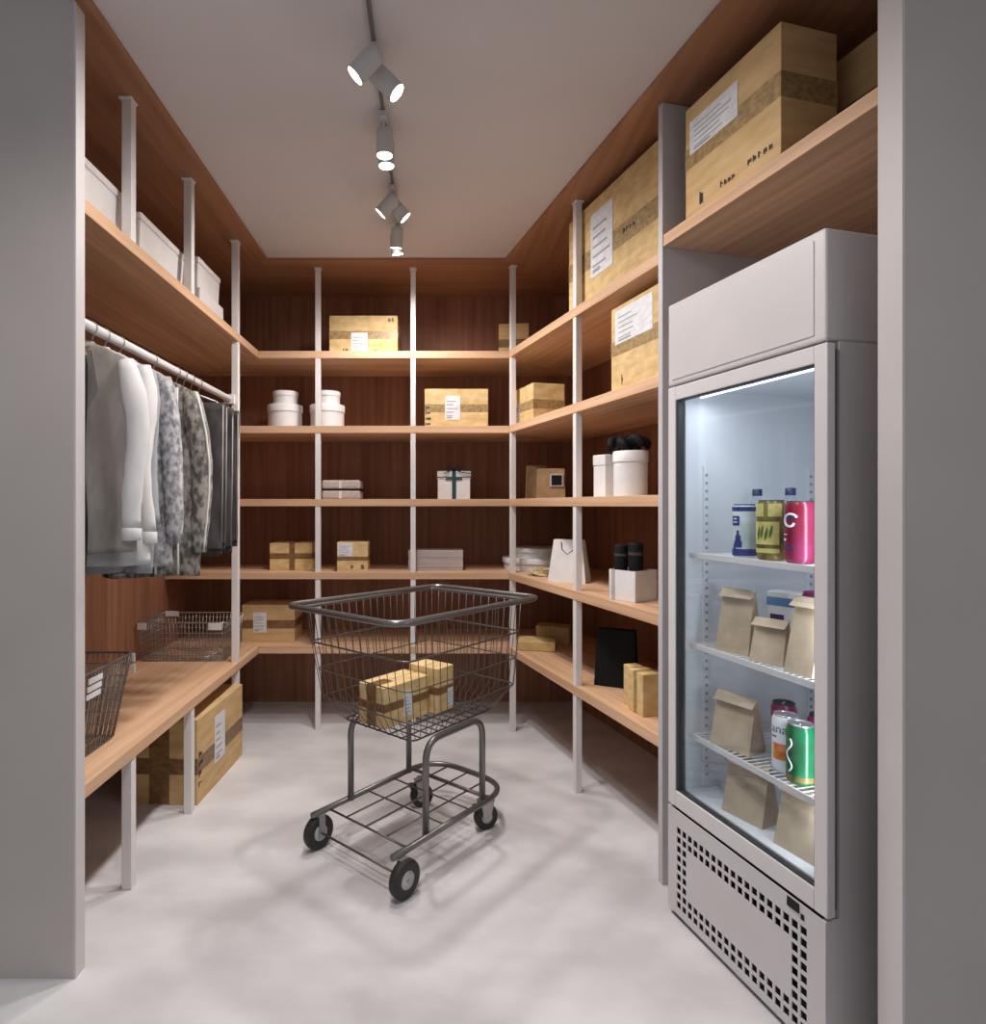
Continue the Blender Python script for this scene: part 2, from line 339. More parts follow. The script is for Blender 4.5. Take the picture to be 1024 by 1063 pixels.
# ------------------------------------------------------------------ cartons
def stamp(mb, x0, z0, w_, h_, n, y=-0.0016, vertical=False, rnd=None):
    """row of letter-like printed marks"""
    rnd = rnd or random
    for k in range(n):
        if vertical: a, b, cw, ch = x0, z0+h_*k/n, w_, h_/n*0.72
        else: a, b, cw, ch = x0+w_*k/n, z0, w_/n*0.72, h_
        t = min(cw, ch)*0.24
        mb.box(a, y, b, a+t, y+0.001, b+ch*rnd.uniform(0.6, 1))
        mb.box(a+t*1.6, y, b+ch*rnd.uniform(0, 0.5), a+cw*rnd.uniform(0.6, 1), y+0.001, b+ch*rnd.uniform(0.55, 0.8))
def carton(label, loc, rz, w_, d, h, tapez=0.5, th=0.045, tapex=(), labels=(), marks=(), mat='card', tmat='tape', group=None, tw=0.045, endtape=0):
    t = thing('cardboard_box', label, 'box', loc, rz, group)
    bd = bx('carton', mat, (-w_/2, 0, 0, w_/2, d, h), t, 0.0025)
    # flaps seam on top
    mb = MB(); e_ = 0.0008
    if tapez:
        z0 = h*tapez-th/2; z1 = z0+th
        mb.box(-w_/2-e_, -e_, z0, w_/2+e_, 0, z1); mb.box(-w_/2-e_, d, z0, w_/2+e_, d+e_, z1)
        mb.box(-w_/2-e_, 0, z0, -w_/2, d, z1); mb.box(w_/2, 0, z0, w_/2+e_, d, z1)
    if mb.v: mb.build('tape', tmat, t)
    for fx in tapex:
        mb = MB(); c = -w_/2+w_*fx; e2 = 0.0012
        mb.box(c-tw/2, -e2, 0.001, c+tw/2, 0, h+e2); mb.box(c-tw/2, -e2, h, c+tw/2, d+e2, h+e2); mb.box(c-tw/2, d, 0.001, c+tw/2, d+e2, h)
        mb.build('tape', tmat, t)
    if endtape:
        MB().box(-w_/2-0.0013, d/2-endtape/2, 0.002, -w_/2, d/2+endtape/2, h+0.001).box(-w_/2-0.0013, d/2-endtape/2, h, -w_/2+0.09, d/2+endtape/2, h+0.001).build('tape', tmat, t)
    MB().box(-w_/2+0.001, d/2-0.0015, h-0.0002, w_/2-0.001, d/2+0.0015, h+0.0004).build('flap_seam', 'tape', t)
    for (x0, z0, x1, z1) in labels:
        X0 = -w_/2+w_*x0; X1 = -w_/2+w_*x1; Z0 = h*z0; Z1 = h*z1
        lb = bx('shipping_label', 'label', (X0, -0.0022, Z0, X1, -0.0004, Z1), t)
        mk = MB(); W = X1-X0; Hh = Z1-Z0
        for r in range(5):
            L = W*random.uniform(0.35, 0.8); zz = Z0+Hh*(0.15+0.15*r)
            mk.box(X0+W*0.1, -0.0028, zz, X0+W*0.1+L, -0.0021, zz+Hh*0.035)
        mk.box(X0+W*0.1, -0.0028, Z0+Hh*0.06, X0+W*0.45, -0.0021, Z0+Hh*0.12)
        mk.build('label_print', 'ink_grey', lb)
    for (x0, z0, x1, z1, n, vert) in marks:
        mk = MB(); stamp(mk, -w_/2+w_*x0, h*z0, w_*(x1-x0), h*(z1-z0), n, -0.0022, vert); mk.build('printed_marks', 'ink', t)
    return t
def bk(x0, x1, y): return ((x0+x1)/2-PX)/FOC*y, (x1-x0)/FOC*y
G = 'cartons on the shelves'
x, w_ = bk(342, 413, 3.68)
carton('brown carton alone on the top back shelf, small mark in its upper corner', (x, 3.68, ZS[0]), 0, w_, 0.30, 0.232, 0.50, 0.048, labels=[(0.32, 0.03, 0.56, 0.56)], marks=[(0.86, 0.84, 0.97, 0.97, 2, False), (0.2, 0.06, 0.29, 0.16, 2, False), (0.66, 0.06, 0.74, 0.15, 1, False)], tmat='tape_pale', mat='card2')
x, w_ = bk(441, 507, 3.68)
carton('brown carton with column of black marks, second back shelf from top', (x, 3.68, ZS[1]), 0, w_, 0.30, 0.232, 0.50, 0.048, labels=[(0.32, 0.2, 0.56, 0.82)], marks=[(0.01, 0.06, 0.11, 0.60, 4, True)], tmat='tape_pale', mat='card2')
x, w_ = bk(518, 549, 3.80)
carton('small carton at the right end of the top back shelf', (x, 3.80, ZS[0]), -0.12, w_, 0.16, 0.22, 0.45, 0.05, mat='card')
x, w_ = bk(280, 324, 3.70)
carton('low carton with crossed brown tape on the fourth back shelf', (x, 3.70, ZS[3]), 0, w_, 0.20, 0.163, 0.52, 0.034, tapex=(0.53,), tw=0.034, mat='card2')
x, w_ = bk(350, 382, 3.63)
carton('small square carton with label in its top left corner, fourth back shelf', (x, 3.63, ZS[3]), 0.03, w_, 0.16, 0.172, 0.44, 0.024, labels=[(0.03, 0.52, 0.5, 0.97)], marks=[(0.45, 0.08, 0.56, 0.30, 1, False), (0.78, 0.08, 0.92, 0.28, 1, False)], mat='card2')
x, w_ = bk(251, 306, 3.71)
carton('long low carton on the lowest back shelf behind the bench end', (x, 3.71, ZS[4]), 0, w_, 0.22, 0.222, 0.48, 0.05, labels=[(0.22, 0.26, 0.47, 0.80)], mat='card')
# right wall, frame coordinates
def rcarton(label, a0, a1, b, z, d, h, **k):
    return carton(label, rp((a0+a1)/2, b, z), TH, a1-a0, d, h, **k)
rcarton('tall carton on the shelf right above the fridge, long address label', 1.597, 1.996, 0.0, HB, 0.19, 0.382, tapez=0.56, th=0.07, labels=[(0.06, 0.58, 0.60, 0.86)], marks=[(0.18, 0.10, 0.24, 0.22, 1, False), (0.42, 0.12, 0.58, 0.17, 4, False), (0.7, 0.14, 0.95, 0.19, 5, False)], tmat='tape_pale', mat='card')
rcarton('carton in the shadow behind the tall one above the fridge', 1.60, 2.10, 0.27, HB, 0.30, 0.37, tapez=0.5, th=0.07, mat='card')
rcarton('big carton on the top right shelf beside the grey upright', 0.673, 1.462, 0.045, ZS[0], 0.38, 0.45, tapez=0.45, th=0.085, labels=[(0.27, 0.24, 0.50, 0.86)], marks=[(0.60, 0.45, 0.72, 0.5, 4, False)], tmat='tape_pale', mat='card2')
rcarton('carton with wide white label on the second right shelf under the big one', 1.055, 1.462, 0.045, ZS[1], 0.36, 0.355, tapez=0.52, th=0.06, labels=[(0.08, 0.56, 0.72, 0.95)], marks=[(0.2, 0.08, 0.24, 0.2, 1, False)], tmat='tape_pale', mat='card2')
rcarton('carton on the second right shelf near the back corner post', -0.06, 0.218, 0.06, ZS[1], 0.19, 0.215, tapez=0.46, th=0.05, labels=[(0.04, 0.1, 0.3, 0.6)], mat='card2', tmat='tape_pale')
rcarton('slimmer of two upright cartons on the lowest right shelf, beside the black bag', 1.100, 1.152, 0.075, ZS[4], 0.06, 0.165, tapez=0, mat='card2', group='slim cartons on the lowest right shelf')
rcarton('wider of two upright cartons on the lowest right shelf, nearer the grey upright', 1.165, 1.268, 0.055, ZS[4], 0.09, 0.165, tapez=0, tapex=(0.5,), mat='card2', tw=0.02, tmat='tape_pale', group='slim cartons on the lowest right shelf')
# under the bench
carton('large carton on the floor under the bench, white label facing the aisle', (-1.026, 2.965, 0), PI/2-0.045, 0.55, 0.34, 0.372, tapez=0.45, th=0.07, labels=[(0.34, 0.28, 0.56, 0.86)], marks=[(0.02, 0.2, 0.10, 0.66, 4, True)], mat='card', endtape=0.09)

# ------------------------------------------------------------------ shopping cart
CU = Vector((0.656, 0.755)); CA = math.atan2(CU.y, CU.x); CO = (-0.2745, 2.2075)
cart = thing('shopping_cart', 'grey wire shopping cart with big black wheels standing on the floor', 'shopping cart', (CO[0], CO[1], 0), CA)
ZR, ZM, ZN, ZB = 0.935, 0.800, 0.585, 0.487
rim = [(-0.112, 0.282), (-0.112, -0.300), (0.685, -0.332), (0.685, 0.225)]
def ring(x0, x1, y0, y1, z, r, n=5): return round_path([(x0, y1, z), (x0, y0, z), (x1, y0, z), (x1, y1, z)], r, n)
RR = dict(T=(-0.068, 0.635, -0.288, 0.222, ZR-0.012), Mi=(-0.048, 0.630, -0.280, 0.222, ZM), N=(-0.005, 0.622, -0.258, 0.212, ZN), B=(0.080, 0.545, -0.190, 0.172, ZB))
MB().tube(round_path([(p[0], p[1], ZR) for p in rim], 0.06, 6), 0.0118, 10, True).build('rim', 'steel', cart)
MB().tube(ring(-0.078, 0.648, -0.298, 0.236, ZR-0.008, 0.045), 0.007, 8, True).build('inner_rim', 'steel', cart)
wb = MB()
def lev(k, s, t):        # side s, parameter t along it
    x0, x1, y0, y1, z = RR[k]
    return {'r': (x0+(x1-x0)*t, y0, z), 'l': (x0+(x1-x0)*t, y1, z), 'b': (x0, y0+(y1-y0)*t, z), 'f': (x1, y0+(y1-y0)*t, z)}[s]
for s_, n in (('r', 17), ('l', 17), ('b', 12), ('f', 12)):
    for i in range(n+1):
        t = 0.03+0.94*i/n
        wb.tube([lev(k, s_, t) for k in ('T', 'Mi', 'N')]+[tuple(Vector(lev('N', s_, t))*0.35+Vector(lev('B', s_, t))*0.65-Vector((0, 0, 0.006))), lev('B', s_, t)], 0.0016, 5)
for k, r in (('Mi', 0.0036), ('N', 0.003)):
    x0, x1, y0, y1, z = RR[k]; wb.tube(ring(x0, x1, y0, y1, z, 0.045), r, 6, True)
wb.tube(ring(-0.027, 0.627, -0.270, 0.218, 0.695, 0.045), 0.0025, 6, True)
wb.build('wire_basket', 'wire', cart)
fl = MB(); x0, x1, y0, y1, z = RR['B']
fl.tube(ring(x0, x1, y0, y1, z, 0.03), 0.0035, 6, True)
for i in range(1, 10): fl.tube([(x0+(x1-x0)*i/10, y0, z), (x0+(x1-x0)*i/10, y1, z)], 0.0024, 5)
for i in range(1, 6): fl.tube([(x0, y0+(y1-y0)*i/6, z-0.004), (x1, y0+(y1-y0)*i/6, z-0.004)], 0.0028, 5)
fl.build('basket_floor', 'wire_dark', cart)
for sy in (0.205, -0.195):
    MB().tube(round_path([(0.143, sy, 0.14), (0.143, sy, 0.470), (0.478, sy, 0.470), (0.478, sy, 0.14)], 0.075, 7, False), 0.0125, 12).build('leg', 'steel', cart)
MB().tube(round_path([(-0.035, 0.222, 0.138), (0.66, 0.222, 0.138), (0.66, -0.205, 0.138), (-0.035, -0.205, 0.138)], 0.16, 9, False), 0.0115, 12).build('base_frame', 'steel', cart)
bw = MB()
bw.tube([(0.045, 0.215, 0.136), (0.045, -0.20, 0.136)], 0.0042, 8)
bw.tube([(0.25, 0.215, 0.134), (0.25, -0.20, 0.134)], 0.0035, 8)
bw.tube([(0.40, 0.215, 0.134), (0.40, -0.20, 0.134)], 0.0035, 8)
for yy in (0.115, 0.01, -0.095): bw.tube([(0.045, yy, 0.139), (0.655, yy, 0.139)], 0.0035, 8)
bw.build('rack_wires', 'wire', cart)
MB().tube([(0.52, 0.215, 0.136), (0.52, -0.20, 0.136)], 0.008, 10).build('cross_bar', 'steel', cart)
MB().tube([(0.0, 0.235, 0.064), (0.0, -0.22, 0.064)], 0.0042, 8).build('axle', 'wire', cart)
ryw = Matrix.Rotation(PI/2, 4, 'X')
def wheel(x, y, r, wd, parent, yaw=0):
    mt = Matrix.Translation((x, y, r)) @ Matrix.Rotation(yaw, 4, 'Z') @ ryw
    t = MB().lathe([(r*0.5, -wd*0.42), (r*0.86, -wd/2), (r*0.97, -wd*0.38), (r, -wd*0.15), (r, wd*0.15), (r*0.97, wd*0.38), (r*0.86, wd/2), (r*0.5, wd*0.42)], 32, mt).build('wheel', 'rubber', parent)
    MB().lathe([(r*0.2, -wd*0.56), (r*0.46, -wd*0.5), (r*0.5, -wd*0.3), (r*0.5, wd*0.3), (r*0.46, wd*0.5), (r*0.2, wd*0.56)], 24, mt).build('hub', 'hub', t)
    MB().lathe([(0.007, -wd*0.66), (0.007, wd*0.66)], 12, mt).build('axle_nut', 'steel_light', t)
    return t
for sy, so in ((0.228, -0.022), (-0.228, 0.022)):
    wheel(0.0, sy, 0.0635, 0.036, cart)
    MB().box(-0.014, sy+so-0.0025, 0.05, 0.014, sy+so+0.0025, 0.136).box(-0.016, min(sy+so, sy)-0.003, 0.126, 0.016, max(sy+so, sy)+0.003, 0.130).build('wheel_bracket', 'steel_light', cart)
for (x, y, yaw) in ((0.500, 0.150, -0.55), (0.535, -0.170, -0.45)):
    cs = MB().lathe([(0.024, 0.118), (0.024, 0.126)], 16, Matrix.Translation((x, y, 0))).build('caster', 'steel_light', cart)
    mt = Matrix.Translation((x, y, 0)) @ Matrix.Rotation(yaw, 4, 'Z')
    f = MB()
    for s_ in (1, -1):
        f.add([(-0.03, s_*0.021, 0.118), (0.03, s_*0.021, 0.118), (0.012, s_*0.021, 0.04), (-0.016, s_*0.021, 0.04), (-0.03, s_*0.0185, 0.118), (0.03, s_*0.0185, 0.118), (0.012, s_*0.0185, 0.04), (-0.016, s_*0.0185, 0.04)],
              [(0,1,2,3),(7,6,5,4),(0,4,5,1),(1,5,6,2),(2,6,7,3),(3,7,4,0)], False, mt)
    f.box(-0.03, -0.021, 0.114, 0.03, 0.021, 0.118, mt)
    f.build('fork', 'steel_light', cs)
    wheel(x, y, 0.050, 0.034, cs, yaw)
    MB().box(-0.052, -0.02, 0.085, -0.026, 0.02, 0.1, mt).build('brake_pedal', 'rubber', cs)
# cartons inside the cart
def cpos(u, v, z): return (CO[0]+CU.x*u-CU.y*v, CO[1]+CU.y*u+CU.x*v, z)
zf = ZB+0.003
carton('carton lying in the cart basket, nearer of the two', cpos(0.209, -0.042, zf), CA, 0.245, 0.135, 0.152, tapez=0.50, th=0.03, labels=[(0.42, 0.15, 0.60, 0.75)], tapex=(), marks=[], mat='card2', group='cartons in the cart', endtape=0.05)
carton('carton standing in the cart basket behind the nearer one', cpos(0.392, -0.078, zf), CA+0.04, 0.10, 0.15, 0.178, tapez=0.50, th=0.03, labels=[(0.6, 0.1, 0.95, 0.5)], mat='card2', group='cartons in the cart')

# ------------------------------------------------------------------ wire baskets on the bench
def wire_basket(label, x0, x1, y0, y1, h, flare, tags_, mat, wr=0.0015):
    """local frame: x across the bench, y away from the viewer"""
    t = thing('wire_basket', label, 'basket', ((x0+x1)/2, (y0+y1)/2, ZS[4]), 0, 'wire baskets on the bench')
    W = (x1-x0)/2; Dp = (y1-y0)/2; f = flare
    def rg(z, r=0.03): k = z/h; return round_path([(-W+f*(1-k), -Dp+f*(1-k), z), (W-f*(1-k), -Dp+f*(1-k), z), (W-f*(1-k), Dp-f*(1-k), z), (-W+f*(1-k), Dp-f*(1-k), z)], r, 4)
    MB().tube(rg(h-0.004), 0.0045, 8, True).build('rim', mat, t)
    b = MB()
    for k in range(1, 7): b.tube(rg(h*k/7), 0.0015 if k != 5 else 0.0025, 5, True)
    z = 0.003
    nx = int(2*W/0.02); ny = int(2*Dp/0.02)
    for i in range(nx+1):
        s_ = -1+2*i/nx; s_ *= 0.95
        for sg in (-1, 1): b.tube([(W*s_, sg*Dp, h-0.004), ((W-f)*s_, sg*(Dp-f), z)], wr, 5)
        b.tube([((W-f)*s_, -(Dp-f), z), ((W-f)*s_, Dp-f, z)], wr, 5)
    for i in range(ny+1):
        s_ = (-1+2*i/ny)*0.95
        for sg in (-1, 1): b.tube([(sg*W, Dp*s_, h-0.004), (sg*(W-f), (Dp-f)*s_, z)], wr, 5)
        if i % 2 == 0: b.tube([(-(W-f), (Dp-f)*s_, z+0.002), (W-f, (Dp-f)*s_, z+0.002)], wr, 5)
    b.tube(rg(z), 0.003, 6, True)
    b.build('wire_mesh', mat, t)
    for (bx_, lab) in tags_: bx('tag', 'white_box', bx_, t, 0.001, lab)
    return t
wire_basket('dark wire basket at the near end of the bench with striped white tag', -1.50, -1.095, 1.80, 2.235, 0.293, 0.045,
    [((0.1995, -0.07, 0.252, 0.2035, 0.012, 0.270), None), ((0.196, -0.07, 0.227, 0.200, 0.012, 0.245), None), ((0.1925, -0.07, 0.202, 0.1965, 0.012, 0.220), None), ((0.198, 0.2155, 0.255, 0.208, 0.2215, 0.285), None), ((0.198, 0.2155, 0.215, 0.208, 0.2215, 0.245), None)], 'basket_wire', 0.0022)
wire_basket('fine wire basket at the far end of the bench by the back shelves', -1.565, -1.105, 3.235, 3.545, 0.21, 0.012,
    [((0.145, -0.160, 0.168, 0.215, -0.156, 0.205), None), ((-0.215, 0.148, 0.185, -0.14, 0.156, 0.214), None), ((-0.228, -0.160, 0.17, -0.18, -0.156, 0.205), None)], 'steel_light')

# ------------------------------------------------------------------ white bins on the upper left shelf
def bin_(label, y0, y1, h, step=False):
    t = thing('storage_bin', label, 'bin', (-1.085, (y0+y1)/2, ZS[0]), PI/2, 'white bins on the upper left shelf')
    L = (y1-y0)/2; lz = h-0.028
    MB().frustum((-L+0.012, 0.012, L-0.012, 0.36), (-L+0.004, 0.004, L-0.004, 0.37), 0, lz).build('bin_body', 'bin', t, 0.006)
    bx('lid', 'bin', (-L, 0, lz, L, 0.375, h), t, 0.008)
    if step: bx('base_tray', 'bin', (-L, -0.006, 0, L+0.022, 0.375, h*0.42), t, 0.006)
bin_('white lidded bin at the entrance end of the upper left shelf', 1.76, 2.155, 0.182)
bin_('white lidded bin between the first two posts of the upper left shelf', 2.275, 2.68, 0.185)
bin_('white bin on a wider tray, farthest on the upper left shelf', 2.83, 3.12, 0.245, True)

# ------------------------------------------------------------------ hat boxes, gift boxes, bags
def round_box(name, label, loc, r, h, lid, mat='white_box', group=None, n=40, rz=0):
    t = thing(name, label, 'box', loc, rz, group)
    MB().lathe([(r*0.955, 0), (r*0.955, h-lid*0.5)], n, smooth=n > 12).build('box_body', mat, t, 0.001 if n < 12 else 0)
    MB().lathe([(r, h-lid), (r, h-0.003), (r-0.003, h)], n, smooth=n > 12).build('lid', mat, t)
    return t
G2 = 'white round boxes on the second back shelf'
for (px, lab) in ((296, 'left stack between post and bench corner'), (340, 'right stack behind the first post')):
    x = (px-PX)/FOC*3.80; 
    round_box('round_box', 'large white round box, bottom of the '+lab, (x, 3.80, ZS[1]), 0.107, 0.150, 0.045, group=G2)
    round_box('round_box', 'small white round box, top of the '+lab, (x+0.003, 3.80, ZS[1]+0.150), 0.077, 0.083, 0.03, group=G2)
round_box('round_box', 'wide flat grey white round box, lower of two in the right corner', (0.600, 3.80, ZS[3]), 0.185, 0.072, 0.03, mat='white_box', group='flat round boxes in the right corner')
round_box('round_box', 'wide flat grey white round box, upper of two in the right corner', (0.625, 3.82, ZS[3]+0.072), 0.150, 0.058, 0.025, mat='white_box', group='flat round boxes in the right corner')
# folded linen bundle (two) third back shelf
x, w_ = bk(334, 374, 3.72)
for k, lab in ((0, 'lower'), (1, 'upper')):
    t = thing('flat_box', 'dusty pink flat box, %s of the stacked pair on the third back shelf' % lab, 'box', (x, 3.72, ZS[2]+k*0.062), 0, 'pink flat boxes on the third back shelf')
    bx('box_body', 'pink_grey', (-w_/2, 0, 0, w_/2, 0.17, 0.054), t, 0.012)
    if k == 0: bx('dark_band', 'black', (-w_/2+0.004, 0.004, 0.0535, w_/2+0.004, 0.17, 0.0615), t, 0.001)
    bx('pale_band', 'white_box', (-0.012, -0.0012, 0.004, 0.004, 0.001, 0.05), t)
x, w_ = bk(424, 481, 3.68)
for k, lab in ((0, 'lower'), (1, 'upper')):
    t = thing('flat_box', 'long flat grey box, %s of the pair on the fourth back shelf' % lab, 'box', (x, 3.68, ZS[3]+k*0.06), 0, 'grey flat boxes on the fourth back shelf')
    bx('box_body', 'grey_box', (-w_/2+0.002, 0.002, 0, w_/2-0.002, 0.2, 0.05), t, 0.002)
    bx('lid', 'grey_box', (-w_/2, 0, 0.016, w_/2, 0.202, 0.0595), t, 0.003)
# white gift box with teal ribbon
x, w_ = bk(454, 489, 3.74)
t = thing('gift_box', 'white gift box with dark teal ribbon and bow, third back shelf', 'gift box', (x, 3.74, ZS[2]))
bx('box_body', 'white_box', (-w_/2+0.004, 0.004, 0, w_/2-0.004, w_-0.004, 0.145), t, 0.002)
bx('lid', 'white_box', (-w_/2, 0, 0.125, w_/2, w_, 0.172), t, 0.003)
mb = MB(); mb.box(-0.012, -0.0015, 0, 0.012, 0.0, 0.1735).box(-0.012, -0.0015, 0.172, 0.012, w_, 0.1735).box(-w_/2-0.0015, -0.0016, 0.132, w_/2+0.0015, 0, 0.137)
mb.box(-0.05, -0.002, 0.118, 0.05, -0.0005, 0.130)
mb.build('ribbon', 'teal', t)
mb = MB()
for s_ in (1, -1):
    mb.tube([(0, 0.03, 0.178), (s_*0.02, 0.03, 0.196), (s_*0.045, 0.03, 0.192), (s_*0.04, 0.03, 0.178), (0, 0.03, 0.178)], 0.004, 8)
    mb.tube([(0, 0.03, 0.180), (s_*0.04, -0.01, 0.165), (s_*0.06 + (0.04 if s_ > 0 else 0), -0.012, 0.155)], 0.003, 8)
mb.lathe([(0.006, -0.006), (0.010, 0), (0.006, 0.008)], 12, Matrix.Translation((0, 0.03, 0.184)))
mb.build('bow', 'teal', t)
# paper bag builder: open-top carrier or folded-top bag
def carrier_bag(label, loc, rz, w_, d, h, mat, top=0.8, handle='black', group=None):
    t = thing('paper_bag', label, 'bag', loc, rz, group)
    b = MB(); T = w_*top
    vo = [(-w_/2, 0, 0), (w_/2, 0, 0), (w_/2, d, 0), (-w_/2, d, 0), (-T/2, d*0.28, h), (T/2, d*0.28, h), (T/2, d*0.72, h), (-T/2, d*0.72, h)]
    b.add(vo, [(0,3,2,1), (0,1,5,4), (2,3,7,6)])
    # gusseted sides: folded inward along a centre crease
    for s_, (i0, i1, j0, j1) in ((1, (1, 2, 5, 6)), (-1, (3, 0, 7, 4))):
        m0 = (s_*(w_/2-0.002), d/2, 0.0); m1 = (s_*(T/2-0.02), d/2, h)
        b.add([vo[i0], m0, m1, vo[j0]], [(0,1,2,3)]); b.add([m0, vo[i1], vo[j1], m1], [(0,1,2,3)])
    o_ = b.build('bag_body', mat, t); m = o_.modifiers.new('solid', 'SOLIDIFY'); m.thickness = 0.0015
    if handle:
        for yy in (d*0.27, d*0.73):
            MB().tube([(-T*0.22, yy-0.003, h-0.012), (-T*0.2, yy-0.004, h-0.05), (0, yy-0.006, h-0.075), (T*0.2, yy-0.004, h-0.05), (T*0.22, yy-0.003, h-0.012)] if yy < d*0.5 else [(-T*0.22, yy, h-0.01), (-T*0.2, yy, h+0.004), (T*0.2, yy, h+0.004), (T*0.22, yy, h-0.01)], 0.0028, 8).build('handle', handle, t)
    return t
def folded_bag(label, loc, rz, w_, d, h, mat='kraft', fold=0.02, group=None, tz=0.0):
    t = thing('paper_bag', label, 'bag', loc, rz, group)
    b = MB(); yc = d*0.5
    vo = [(-w_/2, 0, 0), (w_/2, 0, 0), (w_/2, d, 0), (-w_/2, d, 0), (-w_/2+0.003, yc-0.004, h), (w_/2-0.003, yc-0.004, h), (w_/2-0.003, yc+0.004, h), (-w_/2+0.003, yc+0.004, h)]
    b.add(vo, [(0,3,2,1), (0,1,5,4), (2,3,7,6), (4,5,6,7)])
    for s_, (i0, i1, j0, j1) in ((1, (1, 2, 5, 6)), (-1, (3, 0, 7, 4))):
        m0 = (s_*(w_/2), d/2, 0.0); m1 = (s_*(w_/2-0.006), d/2, h*0.55); m2 = (s_*(w_/2-0.004), yc, h)
        b.add([vo[i0], m0, m1, m2, vo[j0]], [(0,1,2,3,4)]); b.add([m0, vo[i1], vo[j1], m2, m1], [(0,1,2,3,4)])
    b.build('bag_body', mat, t)
    fo = MB(); fo.add([(-w_/2, yc-0.004, h+0.001), (w_/2, yc-0.004, h+0.001), (w_/2, yc-0.022, h-fold), (-w_/2, yc-0.022, h-fold), (-w_/2, yc+0.004, h+0.003), (w_/2, yc+0.004, h+0.003), (w_/2, yc-0.027, h-fold-0.001), (-w_/2, yc-0.027, h-fold-0.001)],
        [(0,1,2,3), (7,6,5,4), (0,4,5,1), (1,5,6,2), (2,6,7,3), (3,7,4,0)])
    fo.build('folded_top', mat, t)
    return t
carrier_bag('white paper carrier bag with dark handle on the fourth right shelf', rp(0.535, 0.10, ZS[3]), TH+0.75, 0.20, 0.09, 0.215, 'white_box', 0.76)
carrier_bag('black paper bag on the lowest right shelf beside the slim cartons', rp(0.89, 0.16, ZS[4]), TH+0.85, 0.185, 0.10, 0.255, 'black_bag', 0.90, None)
# brown paper bags with framed tag
t = carrier_bag('plain brown paper bag on the third right shelf near the corner post', (0.605, 3.66, ZS[2]), 0.1, 0.12, 0.05, 0.20, 'kraft_dark', 0.95, None)
t = carrier_bag('brown paper bag with a small framed black tag, third right shelf', (0.630, 3.36, ZS[2]), -0.2, 0.155, 0.06, 0.165, 'kraft_dark', 0.96, None)
bx('tag_frame', 'grey_box', (-0.005, -0.001, 0.065, 0.068, 0.010, 0.135), t, 0.001); bx('tag_face', 'black', (0.004, -0.003, 0.073, 0.059, 0.0, 0.127), t)
# parcels
def parcel(label, loc, rz, w_, d, h, mat, group=None):
    t = thing('wrapped_parcel', label, 'parcel', loc, rz, group)
    bx('wrapping', mat, (-w_/2, 0, 0, w_/2, d, h), t, 0.006)
    MB().box(-0.004, -0.001, 0, 0.004, 0, h+0.001).box(-0.004, -0.001, h, 0.004, d+0.001, h+0.001).box(-w_/2-0.001, d/2-0.004, h, w_/2+0.001, d/2+0.004, h+0.001).build('string', 'raffia', t)
parcel('flat kraft parcel on the lowest right shelf next to the corner post', rp(0.16, 0.10, ZS[4]), TH+1.1, 0.22, 0.15, 0.055, 'kraft_olive', 'kraft parcels on the lowest right shelf')
parcel('thin kraft parcel behind the flat one on the lowest right shelf', (0.70, 3.67, ZS[4]), -0.3, 0.20, 0.12, 0.10, 'kraft_olive', 'kraft parcels on the lowest right shelf')
t = thing('raffia_bundle', 'loose raffia loops lying in front of the flat round boxes', 'raffia', rp(0.24, 0.10, ZS[3]), TH+1.0)
for q in range(5):
    pts = []
    for k in range(22):
        a = 2*PI*k/22+q; rr = 0.055+0.012*math.sin(3*a+q*1.3)
        pts.append((rr*1.2*math.cos(a)+0.006*q, rr*0.6*math.sin(a), 0.008+0.007*q+0.006*math.sin(2*a+q)))
    MB().tube(pts, 0.0045, 7, True).build('loop', 'raffia', t)
# hexagonal hat boxes with black bow
t = round_box('hat_box', 'cream six sided lidded box on the third right shelf, farther from the fridge', rp(0.90, 0.12, ZS[2]), 0.068, 0.186, 0.045, n=6, rz=TH+0.35, group='cream lidded boxes on the third right shelf')
t = round_box('hat_box', 'cream round lidded box on the third right shelf by the grey upright', rp(1.105, 0.105, ZS[2]), 0.071, 0.186, 0.045, group='cream lidded boxes on the third right shelf')
t = thing('fabric_bow', 'black gathered fabric bow lying on top of the cream boxes', 'bow', rp(1.06, 0.12, ZS[2]+0.187), TH)
for q in range(7):
    a0 = q*2*PI/7
    pts = [(0.0, 0, 0.012)]; rs = [0.008]
    for k in range(1, 7):
        s_ = k/6; rr = 0.105*math.sin(PI*s_*0.5)
        pts.append((rr*math.cos(a0+s_*0.9)*1.1, rr*math.sin(a0+s_*0.9)*0.6, 0.014+0.05*math.sin(PI*s_)*(0.6+0.4*((q*37) % 5)/5))); rs.append(0.012+0.007*math.sin(PI*s_))
    MB().tube(pts, 0.012, 9, rs=rs).build('loop', 'black', t)
MB().lathe([(0.012, 0), (0.026, 0.008), (0.024, 0.04), (0.01, 0.05)], 14).build('knot', 'black', t)
